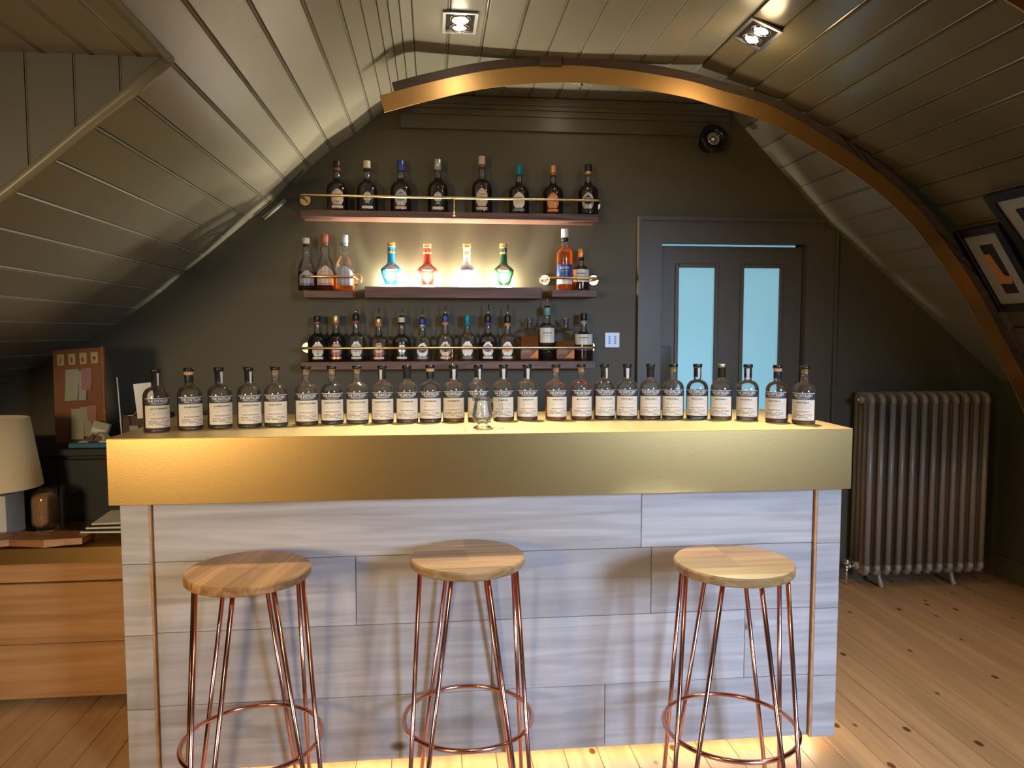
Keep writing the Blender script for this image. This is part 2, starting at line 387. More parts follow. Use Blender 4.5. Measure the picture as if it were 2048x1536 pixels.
# dormer: cheek of upright boards, its level ceiling, rounded corner bead, far side
dz = 2.165; dx = LS[DI][0]
ck = bpy.data.objects.new('wall_dormer', None); COL.objects.link(ck); ck['kind'] = 'structure'
def slopez(x):
    for (xa, za), (xb, zb) in zip(LS, LS[1:]):
        if xb <= x <= xa: return za+(zb-za)*(x-xa)/(xb-xa)
    return .9
x = -.72-.0
edges = [-.735, -.845, -.965, -1.09, -1.215, -1.34, -1.465, -1.59, -1.715, -1.84, -1.965, -2.09, -2.215, -2.34, -2.465, -2.64]
for a, b in zip(edges, edges[1:]):
    poly = [(b+.001, slopez(b)), (a-.006, slopez(a)), (a-.006, dz), (b+.001, dz)]
    mb = MB().extr(poly, DY, DY+.012); mb.box(a-.004, a-.0005, DY+.001, DY+.012, slopez(a), dz)
    mb.obj('board', M_cheek, ck)
MB().extr([(-2.7, .9), (dx, slopez(dx)), (dx, dz+.01), (-2.7, dz+.01)], DY+.013, DY+.03).obj('backing_panel', M_dark, ck)
dc = bpy.data.objects.new('ceiling_dormer', None); COL.objects.link(dc); dc['kind'] = 'structure'
xe = [dx-.005, -.79, -.915, -1.04, -1.165, -1.29, -1.415, -1.54, -1.665, -1.79, -1.915, -2.04, -2.165, -2.29, -2.415, -2.54, -2.66]
for a, b in zip(xe, xe[1:]): board((b, dz), (a, dz), YB, DY, 1, dc, M_cheek if False else M_ceil)
MB().box(-2.7, dx, YB, DY+.02, dz+.016, dz+.03).obj('board_backing', M_dark, dc)
tr = MB(); pts = [(x, DY-.004, z-.006) for x, z in LS[DI:]]; tr.tube(pts, .017, 10)
tr.tube([(dx+.004, YB, dz-.006), (dx+.004, DY, dz-.006)], .012, 8)
struct(tr, 'trim_2', M_ceil)

# ============================================================ DOOR
dr = bpy.data.objects.new('door_1', None); COL.objects.link(dr); dr['kind'] = 'structure'; dr.location = (0, 0, 0)
lf = MB(); y0 = 4.03; y1 = 4.07
rects = [(1.236, 1.34, 0, 1.88), (1.552, 1.711, 0, 1.88), (1.926, 2.05, 0, 1.88), (1.34, 1.552, 1.766, 1.88), (1.711, 1.926, 1.766, 1.88), (1.34, 1.552, 0, .85), (1.711, 1.926, 0, .85)]
for a, b, c, d in rects: lf.box(a, b, y0, y1, c, d)
lf.obj('door_leaf', M_trimp, dr)
for (a, b) in ((1.34, 1.552), (1.711, 1.926)):
    g = MB().box(a-.002, b+.002, y0+.015, y0+.022, .85, 1.768).obj('glass_pane', M_pane, dr)
    md = MB()
    for (p, q, r_, s_) in ((a-.018, a+.004, .832, 1.786), (b-.004, b+.018, .832, 1.786), (a+.0045, b-.0045, 1.764, 1.786), (a+.0045, b-.0045, .832, .852)):
        md.bbox(p, q, y0-.008, y0+.004, r_, s_, .003)
    md.obj('glazing_bead', M_trimp, dr)
MB().box(1.25, 2.02, y0+.02, y0+.024, 1.884, 1.893).obj('light_gap', M_pane, dr, label='lit gap over the door leaf')
MB().bbox(1.240, 1.305, y0-.006, y0, 1.06, 1.33, .002)  .obj('push_plate', mat('dark_mirror', (.45, .42, .36), .10, 1, .05, 20, .004), dr, label='polished metal push plate')
ar = MB()
for (a, b, c, d) in ((1.112, 1.232, 0, 2.01), (2.056, 2.215, 0, 1.975), (1.232, 2.056, 1.892, 2.01), (2.056, 2.15, 1.975, 2.01)):
    ar.box(a, b, WY-.018, WY+.03, c, d)
ar.box(1.10, 1.112, WY-.034, WY, 0, 2.03); ar.box(1.112, 2.15, WY-.034, WY, 2.01, 2.03); ar.box(2.215, 2.23, WY-.034, WY, 0, 1.96)
ar.box(1.232, 1.2345, WY-.010, y1, 0, 1.890); ar.box(2.0535, 2.056, WY-.010, y1, 0, 1.890)
struct(ar, 'trim_3', M_trimp)
MB().box(1.0, 2.4, 4.16, 4.18, -.02, 2.2).obj('wall_beyond', M_dark, None, kind='structure')

# ============================================================ ARCHES
def arch(name, Y, pts_px, label, rib=.042, flip=False, extend=None):
    P = [PY(x, y, AY) for x, y in pts_px]; P = [Vector((p.x, 0, p.z)) for p in P]
    if extend: P += [Vector((x, 0, z)) for x, z in extend]
    C = catmull(P, 6); n = len(C)
    root = thing(name, label, 'arch', (0, Y, 0))
    def band(i0, i1, o0, o1, ya, yb, nm, m, lab=None):
        mb = MB(); vs = []
        for i in range(i0, i1+1):
            d = (C[min(i+1, n-1)]-C[max(i-1, 0)]).normalized(); nn = Vector((d.z, 0, -d.x))   # inward (down)
            a = C[i]+nn*o0; b = C[i]+nn*o1
            vs += [(a.x, ya, a.z), (b.x, ya, b.z), (b.x, yb, b.z), (a.x, yb, a.z)]
        k = i1-i0; fs = []
        for i in range(k):
            for j in range(4): fs.append((i*4+j, i*4+(j+1) % 4, i*4+4+(j+1) % 4, i*4+4+j))
        fs += [(0, 1, 2, 3), (k*4+3, k*4+2, k*4+1, k*4)]
        mb.add(vs, fs, 0); mb.obj(nm, m, root, label=lab)
    js = int(n*.60)
    band(0, js, 0, .074, 0, .006, 'brass_facing', M_archb)
    band(js, n-1, .0005, .0745, .0004, .0064, 'brass_facing', M_archb)
    if rib: band(2, n-1, -rib, .02, .007, .05, 'rib', M_rib, 'dark wooden rib behind the brass')
    return root
atop = [(759, 191), (850, 167), (940, 147), (1010, 137), (1100, 131), (1169, 132), (1250, 140), (1300, 147), (1379, 162), (1437, 179), (1542, 212), (1640, 266), (1737, 330), (1800, 381), (1850, 432), (1902, 500), (1955, 580), (2005, 672)]
ext = [(2.90, 1.15), (3.05, .82), (3.15, .45), (3.20, .02)]
A1 = arch('brass_arch', AY, atop, 'curved brass-faced arch spanning the room above the bar', extend=ext)
MB().box(.475, .575, -.012, .012, 2.585, 2.63).obj('hanging_block', M_rib, A1)
A2 = arch('brass_arch', 2.02, atop[5:], 'second brass arch entering at the top right corner of the photo', rib=.006, extend=ext)

# ============================================================ BAR
M_side = M_panel
bar = thing('bar_counter', 'grey-washed oak plank bar counter lit from below', 'bar', (.2, 2.33, 0))
def bl(mb, nm, m, par, lab=None): # shift world->local of bar
    mb.v = [(x-.2, y-2.33, z) for x, y, z in mb.v]; return mb.obj(nm, m, par, label=lab)
zs = [.052, .263, .494, .714, .905]
cuts = {0: [.55], 1: [.18, 1.02], 2: [-.245, .70], 3: [.665]}
for r_ in range(4):
    e = [-.845]+cuts[r_]+[1.247]
    for a, b in zip(e, e[1:]):
        bl(MB().bbox(a+.0008, b-.0008, 2.328+random.uniform(0, .0015), 2.346, zs[r_]+.0008, zs[r_+1]-.0008, .0015), 'plank', M_panel, bar)
    for a, b in ((-.932, -.850), (1.254, 1.336)):
        bl(MB().bbox(a, b, 2.314, 2.346, zs[r_]+.0008, zs[r_+1]-.0008, .0015), 'end_plank', M_panel, bar)
    for a, b in ((-.932, -.912), (1.316, 1.336)):
        bl(MB().bbox(a, b, 2.348, 2.86, zs[r_]+.0008, zs[r_+1]-.0008, .0015), 'side_plank', M_panel, bar)
bl(MB().box(-.850, -.845, 2.316, 2.335, .052, .905), 'corner_strip', M_desk, bar)
bl(MB().box(1.247, 1.254, 2.316, 2.335, .052, .905), 'corner_strip', M_desk, bar)
bl(MB().box(-.910, 1.314, 2.35, 2.84, .056, .90), 'carcass', M_dark, bar)
bl(MB().box(-.80, 1.20, 2.45, 2.80, 0, .056), 'plinth', M_dark, bar)
bl(MB().box(-.90, 1.30, 2.365, 2.385, .040, .0555), 'led_strip', M_led, bar, 'glowing warm light strip under the bar')
bl(MB().box(1.27, 1.29, 2.40, 2.80, .040, .0555), 'led_strip', M_led, bar, 'glowing warm light strip under the bar end')
top = thing('brass_bar_top', 'deep brushed brass bar top with a square front edge', 'bar top', (.2, 2.28, .902))
def tl(mb, nm, m, lab=None):
    mb.v = [(x-.2, y-2.28, z-.902) for x, y, z in mb.v]; return mb.obj(nm, m, top, label=lab)
tl(MB().bbox(-.950, 1.348, 2.28, 2.284, .902, 1.0985, .001), 'front_panel', M_brass)
tl(MB().box(-.950, -.946, 2.285, 2.90, .902, 1.0985), 'end_panel', M_brass)
tl(MB().box(1.344, 1.348, 2.285, 2.90, .902, 1.0985), 'end_panel', M_brass)
jx = [-.950, -.57, .10, .62, 1.348]
for a, b in zip(jx, jx[1:]): tl(MB().bbox(a, b-.0006, 2.2795, 2.90, 1.0987, 1.1, .0005), 'top_sheet', M_brasst)
tl(MB().box(-.94, 1.338, 2.29, 2.89, .906, 1.098), 'core', M_dark)

# ============================================================ STOOLS
def stool(px, py, label, rot, grain, wmat):
    c = PZ(px, py, .765); r = .166
    t = thing('bar_stool', label, 'stool', (c.x, c.y, 0), R(rot), 'copper-legged bar stools in front of the bar')
    se = MB(); se.lathe([(0, 0), (r-.004, 0), (r, .004), (r, .020), (r-.004, .025), (0, .025)], 56, smooth=False, cap=False)
    o = se.obj('seat', wmat, t, (0, 0, .742)); o.rotation_euler = (0, 0, R(grain-rot))
    me = None
    for k in range(4):
        ca = R(-45+90*k); mb = MB()
        def pt(rad, da, z_): return (rad*sin(ca+da), -rad*cos(ca+da), z_)
        L_ = [pt(.145, -R(25), .742), pt(.222, -R(6.3), .04)]
        bend_ = [pt(.2245, -R(5.6), .018), pt(.2265, -R(3.2), .006), pt(.2275, 0, .0055), pt(.2265, R(3.2), .006), pt(.2245, R(5.6), .018)]
        mb.tube(L_+bend_+[pt(.222, R(6.3), .04), pt(.145, R(25), .742)], .0066, 10)
        mb.obj('hairpin_leg', M_cop, t)
    MB().tube([(.187*cos(2*pi*i/48), .187*sin(2*pi*i/48), .285) for i in range(48)], .0066, 10, True).obj('foot_ring', M_cop, t)
    pl = MB().lathe([(.150, 0), (.150, .003)], 32); pl.obj('mounting_plate', M_cop, t, (0, 0, .7388))
W1 = wood('acacia_seat', (.26, .12, .04), (.52, .29, .12), 0, .38, 1.0, stave=17, coat=.2)
W2 = wood('pale_acacia_seat', (.36, .20, .07), (.60, .38, .17), 0, .38, 1.0, stave=17, coat=.2)
stool(497, 1137, 'round wooden bar stool with darker brown seat, leftmost of three', 18, 80, W1)
stool(935, 1111, 'round pale wood bar stool with copper hairpin legs, middle of three', 0, 3, W2)
stool(1467, 1122, 'round wooden bar stool, rightmost of three, beside the bar end', -13, 2, W2)

# ============================================================ BOTTLES ON THE BAR
def liquid_mat(key, tint, body, bc):
    return glass('liquid_'+key, tint, tuple(c*.75 for c in tint), body, bc, .05)
LIQ = {'amber': liquid_mat('amber', (.72, .38, .10), .16, (.80, .36, .07)), 'pale': liquid_mat('pale', (.90, .78, .40), .08, (.85, .66, .25)),
       'gold': liquid_mat('gold', (.84, .58, .20), .12, (.85, .50, .13)), 'red': liquid_mat('red', (.60, .16, .05), .22, (.55, .12, .03)),
       'dark': liquid_mat('dark', (.22, .08, .04), .22, (.14, .04, .015)), 'deep': liquid_mat('deep', (.34, .12, .05), .25, (.25, .08, .025)),
       'orange': liquid_mat('orange', (.82, .36, .08), .28, (.95, .42, .08))}
BH = .197; BR = .0382
def bprof(r, h):
    p = [(r*.86, 0), (r*.96, .0015), (r, .006)]
    p += [(r, .30*h), (r, .55*h)]
    for k in range(1, 8):
        t = k/8*pi/2; p.append((.0128+(r-.0128)*cos(t), .55*h+.155*h*sin(t)))
    p += [(.0128, .715*h), (.0124, .80*h), (.0124, .925*h), (.0138, .928*h), (.0138, .94*h)]
    return p
G_me = MB().lathe(bprof(BR, BH), 32, cap=True).mesh('bottle_glass', M_glass)
base_me = MB().lathe([(0, .0008), (BR*.85, .0008), (BR-.0015, .005), (BR-.0025, .0095), (BR*.6, .0075), (0, .0065)], 32, cap=False).mesh('bottle_base', M_gthick)
LQ_me = {}
def liq_mesh(key, frac):
    k = (key, frac)
    if k not in LQ_me:
        r = BR-.0022; hh = .012+frac*(.55*BH-.012)
        LQ_me[k] = MB().lathe([(0, .010), (r, .0105), (r, hh), (0, hh+.0001)], 32, cap=False).mesh('liquid', LIQ[key])
    return LQ_me[k]
stop_me = MB().lathe([(0, .944*BH), (.0158, .944*BH), (.0163, .948*BH), (.0163, .995*BH), (.0152, 1.0*BH), (0, 1.0*BH)], 24, cap=False).mesh('stopper', M_gblack)
stopw_me = MB().lathe([(0, .944*BH), (.0163, .944*BH), (.0163, .995*BH), (.0152, BH), (0, BH)], 24, cap=False).mesh('stopper', M_steel)
corkp_me = MB().lathe([(.0108, .855*BH), (.0112, .945*BH)], 20).mesh('cork', M_cork)
seal_me = MB().lathe([(.0132, .765*BH), (.0134, .77*BH), (.0134, .925*BH), (.0148, .929*BH), (.0148, .940*BH)], 24, cap=False).mesh('neck_seal', M_seal)
seals_me = MB().lathe([(.0132, .765*BH), (.0134, .77*BH), (.0134, .885*BH)], 24, cap=False).mesh('neck_seal', M_seal)
corkring_me = MB().lathe([(.0136, .887*BH), (.0142, .89*BH), (.0142, .940*BH)], 24, cap=False).mesh('cork', M_cork)
def strip_mesh(x0, w_, zl):
    mb = MB(); patch(mb, .0141, lambda t: w_*(.75+.25*t), zl*BH, .938*BH, 3, 6, x0=x0); return mb.mesh('tear_strip', M_strip)
ST = {'r': strip_mesh(.006, .0052, .74), 'l': strip_mesh(-.006, .0052, .76), 'c': strip_mesh(.002, .0062, .74), 's': strip_mesh(.005, .004, .735)}
lab_mb = MB(); LR = BR+.0005; lw_ = .0450
patch(lab_mb, LR, lw_, .075*BH, .425*BH, 1, 18, 0); patch(lab_mb, LR, lw_, .425*BH, .53*BH, 1, 18, 1); patch(lab_mb, LR, lw_, .53*BH, .54*BH, 1, 18, 0)
lab_me = lab_mb.mesh('front_label', [M_cream, M_band])
head_mb = MB(); TR = LR+.0005
v, f = text2d('THE DISTILLERY', .0112, .86, .00012); bend(head_mb, v, f, TR, 0, .478*BH)
v, f = text2d('RESERVE COLLECTION', .0042, 1.1, .00003); bend(head_mb, v, f, TR, 0, .452*BH)
patch(head_mb, TR, .016, .4385*BH, .4405*BH, 1, 8)
head_me = head_mb.mesh('lettering', M_inkw)
def body_text(name, age):
    mb = MB()
    v, f = text2d(name, .0076 if len(name) < 13 else .0066, 1.05, .00018); bend(mb, v, f, TR, 0, .365*BH, 0)
    patch(mb, TR, .034, .346*BH, .3475*BH, 1, 10, 0)
    v, f = text2d('\u2014'+age+'\u2014', .0105, .9, 0); bend(mb, v, f, TR, -.018, .272*BH, 2)
    for zz, a, b in ((.318, -.034, .034), (.300, -.005, .03), (.283, -.004, .032)):
        patch(mb, TR, (b-a)/2, zz*BH, (zz+.004)*BH, 1, 8, 2, x0=(a+b)/2)
    v, f = text2d('SINGLE CASK EDITION', .0050, 1.0, .00012); bend(mb, v, f, TR, 0, .214*BH, 1)
    for zz, segs in ((.175, ((-.033, -.008), (.006, .033))), (.150, ((-.033, .010), (.016, .033))), (.125, ((-.033, -.018), (-.012, .02))), (.098, ((.008, .033),))):
        for a, b in segs:
            n = max(1, int((b-a)/.006)); st = (b-a)/n
            for q in range(n): patch(mb, TR, st*.38, zz*BH, (zz+.0085)*BH, 1, 2, 0, x0=a+st*(q+.5))
    return mb.mesh('lettering', [M_ink, M_inkr, M_inkg])
BT = {}
ordn = ['first', 'second', 'third', 'fourth', 'fifth', 'sixth', 'seventh', 'eighth', 'ninth', 'tenth', 'eleventh', 'twelfth', 'thirteenth']
# cx, base y, name on the label, age, liquid, level, neck, label turn
bars = [
(305,866,"ALLT A' BHAINNE",'15','amber',.92,'torn_s',14),(373,862,'DALMUNACH','5','gold',.55,'sealcork',12),(434,859,'CAPERDONICH','18','amber',.66,'torn_r',14),
(494,857,'CAPERDONICH','19','pale',.25,'torn_s',6),(548,855,'GLEN KEITH','18','pale',.22,'cork',-4),(610,852,'GLENTAUCHERS','12','gold',.15,'cork',4),
(662,850,'GLENTAUCHERS','13','dark',1.0,'cork',2),(713,849,'GLENTAUCHERS','15','pale',.2,'cork',0),(764,848,'GLENTAUCHERS','13','amber',.16,'torn_l',2),
(814,847,'LONGMORN','15','gold',.14,'black',0),(861,846,'LONGMORN','20','deep',.93,'sealcork',0),(908,845,'LONGMORN','22','gold',.16,'torn_c',0),
(958,844,'LONGMORN','24','amber',.5,'torn_r',0),(1009,843,'TORMORE','12','gold',.6,'torn_c',-4),(1057,842,'GLEN KEITH','22','gold',.15,'torn_c',6),
(1115,842,'STRATHISLA','12','orange',.84,'cork',17),(1166,841,'MILTONDUFF','12','orange',.9,'cork',14),(1213,840,'STRATHISLA','16','red',.93,'torn_r',16),
(1259,840,'STRATHISLA','12','pale',.35,'torn_c',0),(1306,840,'STRATHISLA','13','amber',.3,'black',4),(1352,840,'STRATHISLA','12','pale',.3,'cork',-2),
(1401,840,'STRATHISLA','15','dark',.95,'torn_r',0),(1450,841,'STRATHISLA','14','pale',.55,'blackw',-6),(1503,842,'STRATHISLA','15','gold',.45,'torn_c',-8),
(1563,846,'STRATHISLA','17','red',.92,'sealcork',-16),(1618,850,'STRATHISLA','14','gold',.5,'cork',-8)]
lname = {'amber': 'amber', 'gold': 'golden', 'pale': 'pale', 'dark': 'dark brown', 'deep': 'reddish brown', 'orange': 'orange amber', 'red': 'red amber'}
nname = {'torn': 'grey tear strip', 'sealcork': 'cork above black seal', 'cork': 'bare cork', 'black': 'plain black seal', 'blackw': 'silver-topped stopper'}
for i, (cx, by, nm, age, lq, lv, neck, turn) in enumerate(bars):
    p = PZ(cx, by, 1.1001); p = Vector((p.x, p.y+BR, 1.1002))
    b_ = math.atan2(p.x, p.y)
    if i < 13: pos = ordn[i]+' from left'
    else: pos = ordn[25-i]+' from right'
    base = nname[neck.split('_')[0]]
    t = thing('whisky_bottle', f'{lname[lq]} whisky bottle with {base}, {pos} on the bar', 'bottle', p, -b_+R(turn)*.9, 'labelled whisky bottles in a row along the bar')
    inst('glass', G_me, t); inst('glass_base', base_me, t); inst('liquid', liq_mesh(lq, lv), t)
    l = inst('front_label', lab_me, t); inst('lettering', head_me, l)
    if (nm, age) not in BT: BT[nm, age] = body_text(nm, age)
    inst('lettering', BT[nm, age], l)
    inst('stopper', stopw_me if neck == 'blackw' else stop_me, t)
    if neck == 'cork': inst('cork', corkp_me, t)
    elif neck == 'sealcork': inst('neck_seal', seals_me, t); inst('cork', corkring_me, t)
    else:
        s_ = inst('neck_seal', seal_me, t)
        if neck.startswith('torn'): inst('tear_strip', ST[neck[-1]], s_)

# glass jug and the ball-topped dipper in it
jp = PZ(966, 857, 1.1001); jp = Vector((jp.x, jp.y+.028, 1.1002))
jug = thing('glass_jug', 'small clear glass water jug with loop handle in front of the bottles', 'jug', jp, R(-1))
JZ = .78; prof = [(0, .003), (.020, 0), (.029, .001), (.029, .004), (.018, .010), (.014, .014), (.022, .022), (.0315, .038), (.0335, .052), (.031, .072), (.0275, .092), (.026, .108), (.0275, .124), (.026, .125), (.0245, .108), (.026, .090), (.0295, .070), (.0318, .052), (.029, .040), (.016, .024), (0, .021)]
prof = [(a, b*JZ) for a, b in prof]
MB().lathe(prof, 36, cap=False).obj('glass_body', M_gthick, jug)
MB().tube(catmull([(.026, 0, .084), (.042, 0, .091), (.058, 0, .082), (.061, 0, .062), (.051, 0, .043), (.033, 0, .032)], 5), .0050, 10).obj('handle', M_gthick, jug)
MB().tube([(-.018, -.004, .094), (-.027, -.002, .098), (-.033, 0, .101)], [.012, .009, .005], 10).obj('spout', M_gthick, jug)
lt = MB(); v, f = text2d('CHIVAS', .0125, 1.0, .0002); bend(lt, v, f, .0345, 0, .046); v, f = text2d('BROTHERS', .0055, 1.0, .0001); bend(lt, v, f, .0345, 0, .038); lt.obj('lettering', M_inkg, jug)
dp = thing('glass_dipper', 'thin glass dipper with a round ball end standing in the jug', 'dipper', jp+Vector((0, 0, .022)), R(0))
MB().tube([(.004, 0, .001), (-.018, 0, .118)], .0028, 8).obj('stem', M_gthick, dp)
MB().lathe([(.0103*sin(pi*k/12)+1e-5, -.0103*cos(pi*k/12)) for k in range(13)], 20, (-.0205, 0, .131), cap=False).obj('ball', M_gthick, dp)

# ============================================================ SHELVES
def shelf(label, x0, x1, ztop, th, depth=.16, pxs=None):
    cx = (x0+x1)/2
    t = MB().bbox(x0-cx, x1-cx, -depth, -.001, -th, 0, .002).obj('wall_shelf', M_walnut, None, (cx, WY, ztop))
    return tag(t, label, 'shelf', 'dark walnut shelves on the back wall')
SF = WY-.16
def X(px, py, Y=SF): return PY(px, py, Y)
zT = X(907, 424).z; zM = X(907, 574).z; zB = X(907, 723).z
shelf('long walnut shelf, topmost on the back wall', X(600, 424).x, X(1198, 424).x, zT, .034)
shelf('short walnut shelf at the left of the middle row', X(606, 583).x, X(706, 583).x, X(655, 581).z, .036)
shelf('wide walnut shelf in the middle, lit by spots under four flagons', X(729, 575).x, X(1084, 575).x, zM, .056)
shelf('short walnut shelf at the right of the middle row', X(1104, 580).x, X(1194, 580).x, X(1150, 580).z, .036)
shelf('long walnut shelf, lowest on the back wall above the bar bottles', X(601, 723).x, X(1192, 723).x, zB, .040)
def rail(label, pl, pr, sup=None):
    yf = SF-.005; a = PY(*pl, yf); b = PY(*pr, yf); z_ = (a.z+b.z)/2; cx = (a.x+b.x)/2; hw = (b.x-a.x)/2
    t = thing('brass_rail', label, 'rail', (cx, WY, z_), 0, 'brass guard rails in front of the shelf bottles')
    d = WY-yf
    path = catmull([(-hw+.004, -.004, 0), (-hw, -d*.6, 0), (-hw+.004, -d+.012, 0), (-hw+.02, -d, 0)], 4)
    path2 = [Vector((-q.x, q.y, q.z)) for q in path[::-1]]
    MB().tube(path+path2, .0068, 10).obj('bar', M_rail, t)
    for sx in (-1, 1):
        mb = MB().lathe([(0, 0), (.028, 0), (.029, .002), (.029, .006), (.026, .008), (0, .008)], 28, smooth=False, cap=False).xf(Matrix.Rotation(pi/2, 4, 'X'))
        mb.obj('wall_rose', M_rail, t, (sx*hw, 0, 0))
    if sup:
        hh = sup
        mb = MB().tube([(0, 0, -.002), (0, 0, -hh)], .0042, 8).lathe([(.0075*sin(pi*k/8)+1e-5, -hh-.0075*cos(pi*k/8)) for k in range(9)], 12, cap=False)
        mb.obj('support', M_rail, t, (0, -d, 0))
    return t
rail('brass rail along the top shelf', (600, 388), (1204, 403), .085)
rail('short brass rail on the left middle shelf', (604, 551), (707, 555))
rail('short brass rail on the right middle shelf', (1099, 556), (1200, 556))
rail('brass rail along the lowest shelf', (604, 699), (1193, 693), .085)

# shelf bottles --------------------------------------------------
def cmat(k):
    D = {'black': (.015, .014, .014), 'gold': (.75, .52, .22), 'blue': (.02, .05, .28), 'silver': (.55, .54, .48), 'rose': (.70, .52, .40), 'teal': (.0, .22, .28),
         'copper': (.75, .38, .12), 'cream': (.78, .68, .50), 'white': (.85, .84, .80), 'orange': (.80, .28, .07), 'redbrown': (.38, .12, .09), 'purple': (.14, .08, .26),
         'red': (.45, .04, .03), 'grey': (.40, .40, .44), 'navy': (.03, .07, .30), 'green': (.02, .10, .04), 'brown': (.22, .10, .07), 'tealp': (.18, .42, .42), 'offwhite': (.80, .78, .70), 'slate': (.18, .24, .30)}
    met = k in ('gold', 'silver', 'copper')
    return mat('foil_'+k, D[k], .32, .6 if met else 0, .05, 40, 0)
def gprof(style, r, h):
    if style == 'round':      # round-shouldered blended bottle
        p = [(r*.88, 0), (r*.98, .003), (r, .010), (r*.985, .25*h), (r, .42*h)]
        for k in range(1, 7):
            t = k/7*pi/2; p.append((r*.40+(r*.60)*cos(t), .42*h+.17*h*sin(t)))
        return p+[(r*.34, .63*h), (r*.30, .70*h), (r*.28, .80*h), (r*.29, .90*h)]
    if style == 'tall':
        p = [(r*.9, 0), (r, .005), (r, .60*h)]
        for k in range(1, 6):
            t = k/6*pi/2; p.append((r*.42+(r*.58)*cos(t), .60*h+.10*h*sin(t)))
        return p+[(r*.38, .75*h), (r*.36, .82*h), (r*.38, .90*h)]
    if style == 'square':
        return [(r*.95, 0), (r, .004), (r, .60*h), (r*.97, .64*h), (r*.80, .70*h), (r*.50, .75*h), (r*.30, .78*h), (r*.28, .92*h)]
    if style == 'still':      # bulb-necked shape
        return [(r*.88, 0), (r, .006), (r, .40*h), (r*.93, .47*h), (r*.70, .56*h), (r*.46, .62*h), (r*.42, .66*h), (r*.50, .70*h), (r*.50, .75*h), (r*.36, .80*h), (r*.34, .90*h)]
CREST = lambda t: .026*(.62+.38*min(1, t*4))*(1.0 if t < .55 else max(.12, cos((t-.55)/.45*pi/2)**.7))+.0015*sin(t*31)
